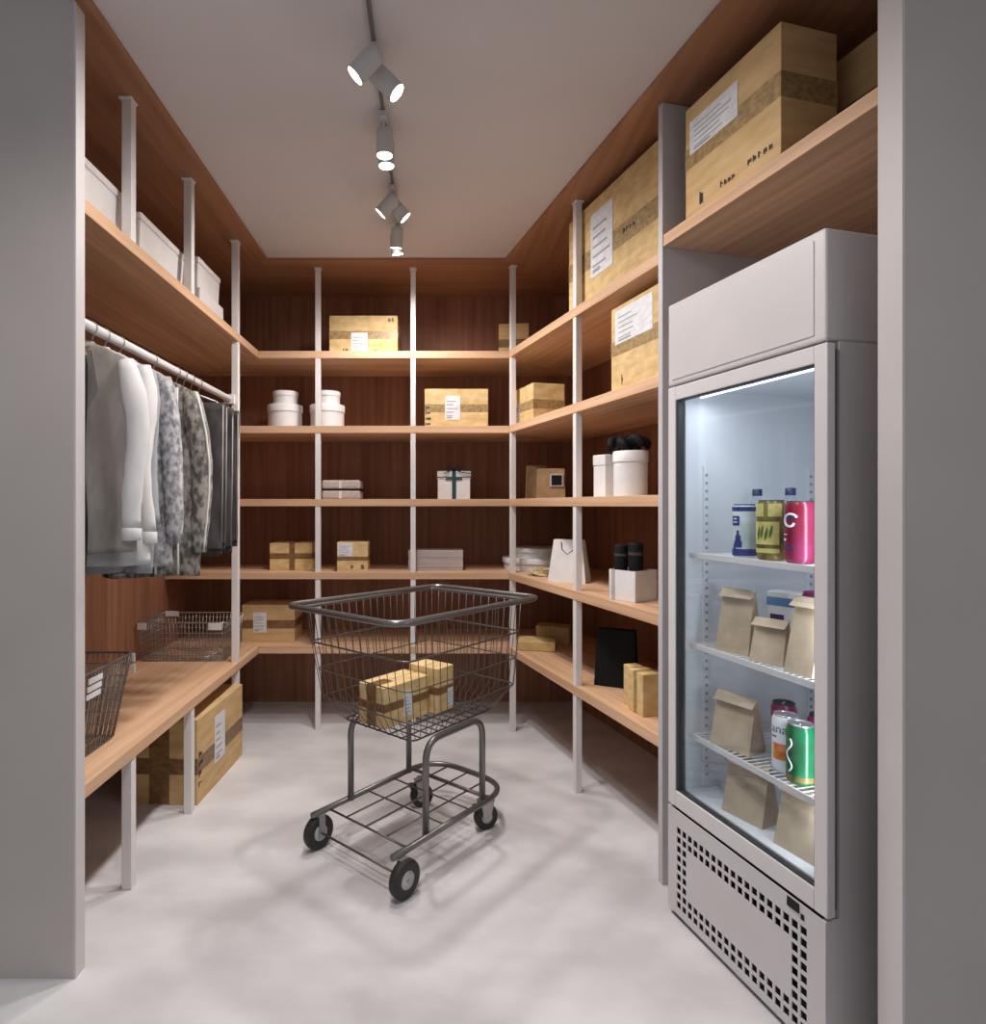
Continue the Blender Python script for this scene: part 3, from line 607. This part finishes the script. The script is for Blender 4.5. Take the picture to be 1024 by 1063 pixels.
# white box with black rolled items
t = thing('open_box', 'white open box with grey ribbon on the fourth right shelf by the upright', 'box', rp(1.145, 0.04, ZS[3]), TH+0.35)
b = MB(); W = 0.066; hh = 0.125
for (a, b_, c, d) in ((-W, 0, W, 0.003), (-W, 0.137, W, 0.14), (-W, 0, -W+0.003, 0.14), (W-0.003, 0, W, 0.14)): b.box(a, b_, 0, c, d, hh)
b.box(-W, 0, 0, W, 0.14, 0.003); b.build('box_body', 'white_box', t)
MB().box(-0.052, -0.0015, 0.001, -0.036, 0.0, hh).build('ribbon', 'grey_box', t)
for i, (xx, yy, h_, r, lab) in enumerate(((-0.033, 0.036, 0.225, 0.027, 'leftmost'), (0.030, 0.050, 0.235, 0.029, 'nearest'), (-0.010, 0.102, 0.215, 0.025, 'rear'))):
    p = t.matrix_basis @ Vector((xx, yy, 0.0035))
    tt = thing('rolled_cloth', '%s black cloth roll standing in the white open box' % lab, 'roll', (p.x, p.y, ZS[3]+0.0035), TH, 'black rolls in the white box')
    MB().lathe([(r*0.9, 0), (r, 0.01), (r*0.97, h_*0.5), (r, h_-0.01), (r*0.8, h_), (r*0.5, h_-0.006)], 22).build('roll', 'black', tt)
    MB().lathe([(r*1.03, h_*0.78), (r*1.03, h_*0.83)], 22).build('band', 'f_char', tt)

# ------------------------------------------------------------------ clothes
ZRAIL = 1.866; XR = XF-0.047
def hanger(y, width, lab, yaw):
    t = thing('clothes_hanger', lab, 'hanger', (XR, y, ZRAIL), yaw, 'hangers on the clothes rail')
    pts = [(-0.013, 0, -0.012)]
    for k in range(9): a = PI-PI*k/8; pts.append((0.0195*math.cos(a), 0, 0.0195*math.sin(a)))
    pts += [(0.017, 0, -0.012), (0.004, 0, -0.030), (0, 0, -0.055)]
    MB().tube(pts, 0.002, 6).build('hook', 'steel_light', t)
    hw = width/2-0.03
    MB().tube([(-hw, 0, -0.125), (-hw*0.5, 0, -0.095), (0, 0, -0.062), (hw*0.5, 0, -0.095), (hw, 0, -0.125)], 0.007, 8).build('hanger_arm', 'kraft_dark', t)
def garment(name, label, cat, y, width, ztop, zbot, thick, mat, seed, sleeve=None, cuff=None, piping=None, yaw=0, lapel=False, xoff=0):
    rnd = random.Random(seed)
    t = thing(name, label, cat, (XR+xoff, y, 0), yaw)
    hw = width/2; n = 56; rows = 34; vs = []; fs = []
    ph = [rnd.uniform(0, 6.28) for _ in range(6)]
    for i in range(rows+1):
        s_ = i/rows; z = ztop-(ztop-zbot)*s_; drop = ztop-z
        # neck to shoulder to hem
        if drop < 0.10: k = drop/0.10; wd = 0.055+(hw-0.055)*(math.sin(k*PI/2)**0.9)
        else: wd = hw*(1-0.07*math.sin(min(1, (drop-0.10)/0.35)*PI*0.5))*(1+0.03*s_)
        th = thick*(0.35+0.65*min(1, drop/0.12))*(1+0.25*s_)
        amp = 0.005+0.011*s_
        for k in range(n):
            a = 2*PI*k/n; cx = math.cos(a); sy = math.sin(a)
            ex = 0.72
            x = wd*abs(cx)**ex*(1 if cx >= 0 else -1); yy = th/2*abs(sy)**0.8*(1 if sy >= 0 else -1)
            f = math.sin(x*38+ph[0]+s_*1.2)+0.6*math.sin(x*71+ph[1]-s_*2)+0.5*math.sin(z*19+x*9+ph[2])
            yy += f*amp*(1 if sy >= 0 else -0.6)*abs(sy)
            x += 0.006*math.sin(z*15+ph[3])*s_
            vs.append((x, yy, z+0.006*math.sin(x*14+ph[4])*s_))
    for i in range(rows):
        for k in range(n):
            a = i*n+k; b = i*n+(k+1) % n; fs.append((a, a+n, b+n, b))
    fs.append(tuple(range(n))); fs.append(tuple(range((rows+1)*n-1, rows*n-1, -1)))
    mb = MB(); mb.add(vs, fs, True); mb.build('garment_body', mat, t)
    # collar
    mb = MB(); cp = []
    for k in range(16): a = 2*PI*k/16; cp.append((0.052*math.cos(a), 0.75*thick*math.sin(a)*0.6, ztop-0.006+0.01*math.sin(a)))
    mb.tube(cp, 0.009, 8, True); mb.build('collar', mat, t)
    if sleeve:
        smat, length, r0 = sleeve
        for sx in (1, -1):
            pts = []; rs = []; m = 16
            for k in range(m+1):
                s_ = k/m
                pts.append((sx*(hw-0.035+0.022*math.sin(min(1, s_*2.2)*PI/2)+0.010*math.sin(s_*5+ph[0])), -0.012*math.sin(s_*PI)+(0.008*math.sin(s_*7+ph[5])), ztop-0.055-length*s_))
                rs.append(r0*(0.62+0.38*min(1, s_*6))*(1-0.30*s_)*(1+0.035*math.sin(s_*34+ph[1])))
            mb = MB(); mb.tube(pts, r0, 16, rs=rs)
            # flatten a little across the thickness
            mb.v = [(v[0], v[1]*0.85, v[2]) for v in mb.v]
            sl = mb.build('sleeve', smat, t)
            if piping: MB().tube([(p[0]+sx*q*0.90, (p[1]-q*0.45)*0.85, p[2]) for p, q in zip(pts, rs)], 0.004, 8).build('piping', piping, sl)
            if cuff: 
                e_ = pts[-1]
                mb = MB(); mb.lathe([(rs[-1]*0.95, -0.035), (rs[-1]*1.02, -0.033), (rs[-1]*1.02, 0.0), (rs[-1]*0.95, 0.002)], 16, Matrix.Translation((e_[0], e_[1]*0.85, e_[2]))); mb.build('cuff', cuff, sl)
    if piping:
        def surf(x, s_): return -(thick/2*(1+0.25*s_)+0.020+0.004*s_)
        H_ = ztop-zbot
        L = []
        for k in range(9):
            s_ = 0.10+0.58*k/8
            for xx, dy in ((0.050+0.01*s_, 0), (0.095+0.02*s_, 0), (0.095+0.02*s_, 0.010), (0.050+0.01*s_, 0.010)): L.append((xx, surf(xx, s_)+dy, ztop-H_*s_))
        fs_ = [(0,3,2,1), (32,33,34,35)]+[(4*k+q, 4*k+(q+1) % 4, 4*k+4+(q+1) % 4, 4*k+4+q) for k in range(8) for q in range(4)]
        MB().add(L, fs_, True).build('dark_lining', 'f_dark', t)
        for xo, nm in ((0.040, 'zip'), (0.125, 'edge_piping')):
            MB().tube([(xo+0.01*k/12, surf(xo, 0.06+0.92*k/12)-0.003, ztop-H_*(0.06+0.92*k/12)) for k in range(13)], 0.0045, 8).build(nm, piping, t)
    if lapel:
        mb = MB(); yo = -thick*0.5-0.004
        for sx in (1, -1):
            mb.add([(sx*0.012, yo-0.002, ztop-0.01), (sx*0.065, yo+0.004, ztop-0.03), (sx*0.085, yo, ztop-0.14), (sx*0.008, yo-0.012, ztop-0.30), (sx*0.004, yo-0.004, ztop-0.16)], [(0,1,2,3,4)])
        o_ = mb.build('lapel', 'f_taupe', t); m = o_.modifiers.new('solid', 'SOLIDIFY'); m.thickness = 0.005; m.offset = 0
        mb = MB()
        for k in range(4): mb.lathe([(0.009, -0.002), (0.009, 0.003)], 12, Matrix.Translation((0.0, yo-0.016, ztop-0.33-0.09*k)) @ Matrix.Rotation(PI/2, 4, 'X'))
        mb.build('button', 'f_char', t)
    return t
def trousers(label, y, width, ztop, zbot, mat, seed, group):
    rnd = random.Random(seed); t = thing('trousers', label, 'trousers', (XR, y, 0), rnd.uniform(-0.04, 0.04), group)
    n = 30; rows = 20; ph = rnd.uniform(0, 6)
    mb = MB(); vs = []; fs = []
    for i in range(rows+1):
        s_ = i/rows; z = ztop-(ztop-zbot)*s_
        for k in range(n):
            a = 2*PI*k/n; cx = math.cos(a); sy = math.sin(a)
            x = width/2*(1-0.05*s_)*abs(cx)**0.45*(1 if cx >= 0 else -1); yy = 0.018*abs(sy)**0.6*(1 if sy >= 0 else -1)
            yy += 0.004*math.sin(x*40+z*12+ph)+0.003*math.sin(z*38+ph+x*8)
            vs.append((x, yy, z+0.004*math.sin(x*12+ph)))
    for i in range(rows):
        for k in range(n):
            a = i*n+k; b = i*n+(k+1) % n; fs.append((a, a+n, b+n, b))
    fs.append(tuple(range(n))); fs.append(tuple(range((rows+1)*n-1, rows*n-1, -1)))
    mb.add(vs, fs, True); mb.build('folded_leg', mat, t)
    MB().box(-width/2+0.004, -0.023, zbot+0.02, width/2-0.006, -0.0205, zbot+0.032).build('hem', 'f_dark', t)
    MB().tube([(width/2-0.004, -0.008, ztop-0.01), (width/2-0.006, -0.009, (ztop+zbot)/2), (width/2*0.95-0.003, -0.008, zbot+0.01)], 0.003, 8).build('seam_piping', 'f_beige', t)
ZT = 1.800
specs = [
 ('coat', 'narrow black coat at the very front of the rail beside the wall edge', 'coat', 1.775, 0.16, ZT, 1.06, 0.022, 'f_dark', 1, None, None, None, 0.0, False, -0.004),
 ('coat', 'greige coat with lapels and pale sleeves at the front of the rail', 'coat', 1.842, 0.385, ZT-0.005, 1.165, 0.05, 'f_beige', 2, ('f_white', 0.50, 0.038), 'f_cream', None, 0.02, True, 0.0),
 ('shirt', 'off white shirt hanging right behind the greige coat', 'shirt', 1.930, 0.375, ZT, 1.125, 0.045, 'f_cream', 3, ('f_white', 0.52, 0.036), 'f_cream', None, -0.01, False, 0.0),
 ('shirt', 'long blue grey shirt whose hem shows below the paler clothes', 'shirt', 2.005, 0.34, ZT, 1.085, 0.03, 'f_blue', 4, ('f_blue', 0.50, 0.032), None, None, 0.0, False, 0.0),
 ('jacket', 'mottled grey knit jacket in the middle of the rail', 'jacket', 2.100, 0.385, ZT, 1.10, 0.060, 'f_mottle', 5, ('f_mottle', 0.56, 0.042), None, None, 0.02, False, 0.0),
 ('jacket', 'grey green patterned jacket with pale piping along its edges', 'jacket', 2.350, 0.39, ZT-0.01, 1.040, 0.080, 'f_camo', 6, ('f_camo', 0.60, 0.048), None, 'f_pipe', -0.05, False, 0.0),
]
for s_ in specs:
    garment(s_[0], s_[1], s_[2], s_[3], s_[4], s_[5], s_[6], s_[7], s_[8], s_[9], s_[10], s_[11], s_[12], s_[13], s_[14], s_[15])
    hanger(s_[3], max(0.2, s_[4]-0.04), 'hanger of the '+' '.join(s_[1].split()[:12]), s_[13])
for k, (y, lab) in enumerate(((2.56, 'nearest'), (2.63, 'second'), (2.71, 'third'), (2.80, 'farthest'))):
    trousers('charcoal trousers folded over a hanger, %s of the dark row by the post' % lab, y, 0.40-0.01*k, 1.735, 1.10+0.02*(k % 2), 'f_char', 20+k, 'charcoal trousers on the rail')
    t = thing('clothes_hanger', 'bar hanger of the %s charcoal trousers' % lab, 'hanger', (XR, y, ZRAIL), 0, 'hangers on the clothes rail')
    pts = [(-0.013, 0, -0.012)]
    for q in range(9): a = PI-PI*q/8; pts.append((0.0195*math.cos(a), 0, 0.0195*math.sin(a)))
    pts += [(0.017, 0, -0.012), (0.004, 0, -0.030), (0, 0, -0.062)]
    MB().tube(pts, 0.002, 6).build('hook', 'steel_light', t)
    MB().tube([(-0.17, 0, -0.128), (0, 0, -0.060), (0.17, 0, -0.128)], 0.0035, 8).build('hanger_arm', 'steel_light', t)

# ------------------------------------------------------------------ display fridge
FO = rp(1.637, -0.0955, 0)
FW, FD, FH = 0.587, 0.66, 1.953
ZD0, ZD1 = 0.350, 1.686
fr = thing('display_fridge', 'tall white glass-door display fridge standing against the right wall', 'fridge', FO, TH)
bx('header', 'cabinet', (0, 0.0, ZD1+0.006, FW, FD, FH), fr, 0.006)
bx('header_panel', 'cabinet', (0.022, -0.003, ZD1+0.022, FW-0.03, 0.001, FH-0.02), fr, 0.002)
# cabinet shell behind the door
D0 = 0.040
b = MB(); tw = 0.028
b.box(0, D0, ZD0-0.004, tw, FD, ZD1+0.006).box(FW-tw, D0, ZD0-0.004, FW, FD, ZD1+0.006).box(tw, FD-0.03, ZD0-0.004, FW-tw, FD, ZD1+0.006)
b.build('cabinet_shell', 'cabinet', fr)
b = MB(); li = tw+0.0005; lw = 0.004; IB = FD-0.031
b.box(li, D0+0.001, ZD0, li+lw, IB, ZD1+0.005).box(FW-li-lw, D0+0.001, ZD0, FW-li, IB, ZD1+0.005).box(li, IB-lw, ZD0, FW-li, IB, ZD1+0.005)
b.box(li, D0+0.001, ZD1-0.012, FW-li, IB, ZD1+0.005).box(li, D0+0.001, ZD0-0.003, FW-li, IB, ZD0+0.05)
b.build('liner', 'liner', fr)
b = MB()
for yy in (0.115, 0.53): b.box(li+lw, yy-0.011, ZD0+0.06, li+lw+0.006, yy+0.011, ZD1-0.25)
for yy in (0.115, 0.53): b.box(FW-li-lw-0.006, yy-0.011, ZD0+0.06, FW-li-lw, yy+0.011, ZD1-0.25)
b.build('shelf_rail', 'liner', fr)
b = MB(); z = ZD0+0.09
while z < ZD1-0.27:
    for yy in (0.115, 0.53): b.box(li+lw+0.0055, yy-0.005, z, li+lw+0.0066, yy+0.005, z+0.009)
    z += 0.026
b.build('rail_slots', 'ink_grey', fr)
IS = [1.156, 0.870, 0.583]
for z in IS:
    s_ = MB(); s_.tube(round_path([(li+0.012, 0.062, z-0.005), (FW-li-0.012, 0.062, z-0.005), (FW-li-0.012, 0.56, z-0.005), (li+0.012, 0.56, z-0.005)], 0.015, 4), 0.0045, 8, True)
    for k in range(26): xx = li+0.02+(FW-2*li-0.04)*k/25; s_.tube([(xx, 0.062, z-0.002), (xx, 0.56, z-0.002)], 0.0018, 5)
    s_.build('wire_shelf', 'white_metal', fr)
    bx('price_rail', 'white_metal', (li+0.01, 0.050, z-0.014, FW-li-0.01, 0.054, z+0.004), fr, 0.001)
# door
dr = MB(); dz0, dz1 = ZD0+0.003, ZD1; g0, g1, gz0, gz1 = 0.036, 0.555, 0.405, 1.643; DT = 0.025
dr.box(0, 0, dz0, g0, DT, dz1).box(g1, 0, dz0, FW+0.004, DT, dz1).box(g0, 0, dz0, g1, DT, gz0).box(g0, 0, gz1, g1, DT, dz1)
door = dr.build('door', 'door_paint', fr, 0.003)
gk = MB(); q = 0.0075
gk.box(g0, 0.004, gz0, g0+q*1.7, 0.02, gz1).box(g1-q*0.4, 0.004, gz0, g1, 0.02, gz1).box(g0, 0.004, gz0, g1, 0.02, gz0+q*0.7).box(g0, 0.004, gz1-q*0.6, g1, 0.02, gz1)
gk.build('gasket', 'gasket', door)
bx('glass_pane', 'glass', (g0+0.001, 0.009, gz0+0.001, g1-0.001, 0.015, gz1-0.001), door)
MB().box(0.012, DT+0.001, dz0+0.01, FW-0.008, D0-0.0005, gz0-0.02).box(0.012, DT+0.001, gz1+0.02, FW-0.008, D0-0.0005, dz1-0.01).box(0.004, DT+0.001, gz0-0.02, 0.024, D0-0.0005, gz1+0.02).box(FW-0.024, DT+0.001, gz0-0.02, FW-0.008, D0-0.0005, gz1+0.02).build('door_seal', 'dark', fr)
bx('hinge', 'steel_light', (-0.006, 0.004, 1.02, 0.001, 0.02, 1.05), door, 0.001)
# base with punched square grille
base_f = MB(); zb0, zb1 = 0.018, ZD0-0.006
xs0 = 0.054; nx = 19; sx = 0.0262; nz = 9; sz = 0.0292; zs0 = 0.050; hs = 0.0185
cuts_x = sorted({0.0, FW}|{v for i in range(nx) for v in (xs0+i*sx-hs/2, xs0+i*sx+hs/2)})
cuts_z = sorted({zb0, zb1}|{v for j in range(nz) for v in (zs0+j*sz-hs*0.55, zs0+j*sz+hs*0.55)})
vid = {}
for i, xx in enumerate(cuts_x):
    for j, zz in enumerate(cuts_z): vid[(i, j)] = len(base_f.v); base_f.v.append((xx, 0.0, zz))
def hole(i, j):
    if i % 2 == 0 or j % 2 == 0: return False
    a = (i-1)//2; c = (j-1)//2
    return (0 <= a < nx and 0 <= c < nz) and (a < 2 or a >= nx-2 or c < 2 or c >= nz-2)
for i in range(len(cuts_x)-1):
    for j in range(len(cuts_z)-1):
        if not hole(i, j): base_f.f.append((vid[(i,j)], vid[(i+1,j)], vid[(i+1,j+1)], vid[(i,j+1)])); base_f.sm.append(False)
o = base_f.build('vent_grille', 'cabinet', fr); m = o.modifiers.new('solid', 'SOLIDIFY'); m.thickness = 0.003; m.offset = -1
b = MB(); b.box(0, 0.003, zb0, 0.012, FD, zb1).box(FW-0.012, 0.003, zb0, FW, FD, zb1).box(0.012, FD-0.012, zb0, FW-0.012, FD, zb1).box(0, 0.02, zb1, FW, FD, zb1+0.003)
b.build('base_housing', 'cabinet', fr)
bx('dark_backing', 'dark', (0.013, 0.02, zb0+0.002, FW-0.013, 0.03, zb1-0.002), fr)  # near-black sheet standing in for the darkness behind the grille holes
bx('skirting', 'gasket', (0.015, 0.02, 0.0, FW-0.015, FD-0.02, 0.017), fr)
bd = bx('thermostat_badge', 'dark', (0.478, -0.003, 0.318, 0.514, 0.0005, 0.341), fr, 0.001)
bx('indicator', 'dark', (0.519, -0.002, 0.309, 0.528, 0.0005, 0.322), fr)
# interior light
tb = MB().tube([(FW-li-0.03, 0.07, ZD0+0.12), (FW-li-0.03, 0.07, ZD1-0.06)], 0.008, 10).build('led_tube', 'tube', fr)
tb2 = MB().tube([(0.06, 0.08, ZD1-0.03), (FW-0.06, 0.08, ZD1-0.03)], 0.008, 10).build('led_tube', 'tube', fr)
for loc, rot, sx_, sy_ in (((FW-li-0.05, 0.09, 1.02), (0, PI/2, 0), 1.1, 0.02), ((FW/2, 0.10, ZD1-0.045), (0, 0, 0), 0.42, 0.03)):
    ld = bpy.data.lights.new('fridge_lamp', 'AREA'); ld.shape = 'RECTANGLE'; ld.size = sx_; ld.size_y = sy_; ld.energy = FRIDGE_POWER*(1.0 if sx_ > 1 else 0.5); ld.color = (0.90, 0.945, 1.0)
    lo = bpy.data.objects.new('fridge_lamp', ld); C.objects.link(lo); lo.parent = fr; lo.location = loc; lo.rotation_euler = rot

# ------------------------------------------------------------------ fridge contents
F2 = Vector((FO[0], FO[1]))
def fp(a, b, z): p = F2+RD*a+RN*b; return (p.x, p.y, z)
def arc_patch(mb, r, a0, a1, z0, z1, n=8):
    """curved patch on a can; angle 0 faces the door"""
    vs = []; fs = []
    for k in range(n+1):
        a = -PI/2+a0+(a1-a0)*k/n
        for zz in (z0, z1): vs.append((r*math.cos(a), r*math.sin(a), zz))
    for k in range(n): fs.append((2*k, 2*k+2, 2*k+3, 2*k+1))
    mb.add(vs, fs, True)
def can(label, a, b, z, r, h, body, lid='alu', yaw=0, group=None, patches=()):
    t = thing('drink_can', label, 'can', fp(a, b, z), TH+yaw, group)
    MB().lathe([(r*0.80, 0), (r*0.98, 0.008), (r, 0.014), (r, h-0.016), (r*0.86, h-0.004)], 32).build('can_body', body, t)
    MB().lathe([(r*0.86, h-0.004), (r*0.86, h), (r*0.80, h), (r*0.78, h-0.003)], 32).build('can_lid', lid, t)
    MB().tube([(0, -0.012, h-0.0015), (0, 0.006, h-0.0015)], 0.0025, 6).build('ring_pull', 'alu', t)
    for i, (mt, ps) in enumerate(patches):
        mb = MB()
        for p in ps: arc_patch(mb, r+0.0006, *p)
        mb.build('can_print', mt, t)
    return t
def curved_text(parent, txt, r, size, z, a0, mat):
    cu = bpy.data.curves.new('lettering', 'FONT'); cu.body = txt; cu.size = size; cu.align_x = 'CENTER'; cu.resolution_u = 3
    tmp = bpy.data.objects.new('tmp', cu); C.objects.link(tmp)
    bpy.context.view_layer.update()
    me = bpy.data.meshes.new_from_object(tmp.evaluated_get(bpy.context.evaluated_depsgraph_get()))
    bpy.data.objects.remove(tmp)
    for v in me.vertices:
        a = -PI/2+a0+v.co.x/r; zz = z+v.co.y
        v.co = (r*math.cos(a), r*math.sin(a), zz)
    me.materials.clear(); me.materials.append(M[mat]); o_ = bpy.data.objects.new('lettering', me); C.objects.link(o_); o_.parent = parent; return o_
A0 = -0.9; A1 = 0.9
# the viewer looks along the wall, so the visible side of each can is turned toward +x of the wall frame
VY = 0.55
can('pale can with dark blue shapes, leftmost can on the top fridge shelf', 0.209, 0.11, IS[0], 0.033, 0.157, 'can_blue', 'navy', VY, None,
    [('blue_ink', [(-1.5, 1.5, 0.006, 0.026), (-1.5, 1.5, 0.136, 0.149), (-0.9, -0.1, 0.094, 0.122), (-0.75, -0.45, 0.026, 0.040), (-0.62, 0.10, 0.030, 0.050), (-0.5, 0.0, 0.050, 0.066), (-0.38, -0.14, 0.066, 0.080)]), ('white_ink', [(-0.75, -0.3, 0.102, 0.106), (-0.7, -0.35, 0.112, 0.116)])])
c = can('dark can with yellow green leafy label, middle of the top fridge shelf', 0.31, 0.11, IS[0], 0.0375, 0.168, 'can_gold', 'ink', VY, None,
    [('can_yellow', [(-1.2, 0.8, 0.045, 0.108), (-1.2, -0.25, 0.122, 0.158), (0.05, 1.0, 0.122, 0.158), (-1.2, 0.8, 0.022, 0.034)])])
mb = MB()
for k in range(4):
    a = -0.75+k*0.3
    vs = []; fs = []
    for q in range(9):
        s_ = q/8; aa = -PI/2+a+0.18*s_; zz = 0.055+0.04*s_+0.006*(k % 2); hwid = 0.10*math.sin(PI*s_)
        for sg in (-1, 1): vs.append(((0.0391)*math.cos(aa+sg*hwid), 0.0391*math.sin(aa+sg*hwid), zz))
    for q in range(8): fs.append((2*q, 2*q+1, 2*q+3, 2*q+2))
    mb.add(vs, fs, True)
mb.build('leaf_print', 'olive_print', c)
c = can('raspberry red can with white swirl, rightmost on the top fridge shelf', 0.4077, 0.11, IS[0], 0.037, 0.165, 'can_pink', 'ink', VY, None,
    [('blue_ink', [(-0.6, -0.35, 0.115, 0.128), (-0.8, -0.3, 0.038, 0.048)]), ('white_ink', [(-1.2, -0.8, 0.060, 0.066), (-1.2, -0.7, 0.075, 0.078)])])
pts = []
for k in range(20):
    a = 0.5+k*0.28; rr = 0.020-0.0004*k; aa = -PI/2-0.45+rr*math.cos(a)/0.037; pts.append((0.0378*math.cos(aa), 0.0378*math.sin(aa), 0.112+rr*math.sin(a)))
MB().tube(pts, 0.003, 6).build('swirl_print', 'white_ink', c)
def bottle(label, a, b, z):
    t = thing('plastic_bottle', label, 'bottle', fp(a, b, z), TH, 'clear bottles behind the cans')
    MB().lathe([(0.026, 0), (0.030, 0.006), (0.030, 0.12), (0.027, 0.14), (0.014, 0.175), (0.012, 0.187)], 24).build('bottle_body', 'glass', t)
    MB().lathe([(0.0145, 0.183), (0.0145, 0.203), (0.012, 0.205)], 20).build('cap', 'navy', t)
bottle('clear bottle with dark cap behind the leftmost can on the top fridge shelf', 0.105, 0.25, IS[0])
bottle('clear bottle with dark cap behind the gap left of the red can', 0.235, 0.25, IS[0])
# second shelf
folded_bag('upright kraft bag on the second fridge shelf, leftmost and tallest', fp(0.185, 0.085, IS[1]), TH-0.0+0.28, 0.105, 0.075, 0.185, group='kraft bags in the fridge')
folded_bag('squat kraft bag between two taller ones on the second fridge shelf', fp(0.315, 0.085, IS[1]), TH+0.30, 0.095, 0.07, 0.118, 'kraft', 0.016, group='kraft bags in the fridge')
folded_bag('kraft bag half hidden by the door frame on the second fridge shelf', fp(0.430, 0.078, IS[1]), TH+0.05, 0.085, 0.09, 0.195, group='kraft bags in the fridge')
t = thing('drink_pack', 'blue and white drink pack behind the squat kraft bag', 'pack', fp(0.262, 0.20, IS[1]), TH+0.3)
bx('pack_body', 'white_box', (-0.05, 0, 0, 0.05, 0.06, 0.185), t, 0.002); bx('blue_band', 'carton_blue', (-0.0505, -0.001, 0.145, 0.0505, 0.061, 0.17), t); bx('dark_band', 'navy', (-0.04, -0.001, 0.105, 0.0, 0.0, 0.12), t)
can('magenta can behind the squat kraft bag on the second fridge shelf', 0.355, 0.215, IS[1], 0.034, 0.20, 'magenta', 'magenta', VY)
# third shelf
folded_bag('short kraft bag left of the white can on the third fridge shelf', fp(0.185, 0.075, IS[2]), TH+0.24, 0.13, 0.08, 0.155, group='kraft bags in the fridge')
c = can('white can with blue letters and orange fruit print, third fridge shelf', 0.345, 0.125, IS[2], 0.0345, 0.155, 'can_white', 'alu', VY, None,
    [('orange', [(-0.75, 0.9, 0.036, 0.080)]), ('can_yellow', [(-1.0, -0.7, 0.045, 0.078)]), ('blue_ink', [(-0.9, -0.45, 0.094, 0.099)])])
curved_text(c, 'ana', 0.0352, 0.034, 0.108, -0.28, 'blue_ink')
c = can('green can with white script by the door frame, third fridge shelf', 0.415, 0.105, IS[2], 0.035, 0.155, 'can_green', 'alu', VY, None, [('can_gold', [(-1.5, 1.5, 0.010, 0.024)])])
pts = []
for k in range(26):
    s_ = k/25; aa = -PI/2-0.62+0.22*math.sin(s_*9); pts.append((0.0358*math.cos(aa), 0.0358*math.sin(aa), 0.032+0.085*s_))
MB().tube(pts, 0.002, 6).build('script_print', 'white_ink', c)
can('magenta can with dark lid behind the short kraft bag, third fridge shelf', 0.262, 0.20, IS[2], 0.034, 0.155, 'magenta', 'ink', VY, 'magenta cans behind')
can('magenta can with dark lid behind the white and green cans', 0.385, 0.205, IS[2], 0.034, 0.158, 'magenta', 'ink', VY, 'magenta cans behind')
# bottom
ZF = ZD0+0.0505
folded_bag('kraft bag at the bottom of the fridge, left of the pair', fp(0.235, 0.075, ZF), TH+0.22, 0.13, 0.085, 0.165, group='kraft bags in the fridge')
folded_bag('kraft bag at the bottom of the fridge, cut off by the door frame', fp(0.425, 0.075, ZF), TH+0.1, 0.13, 0.085, 0.165, group='kraft bags in the fridge')
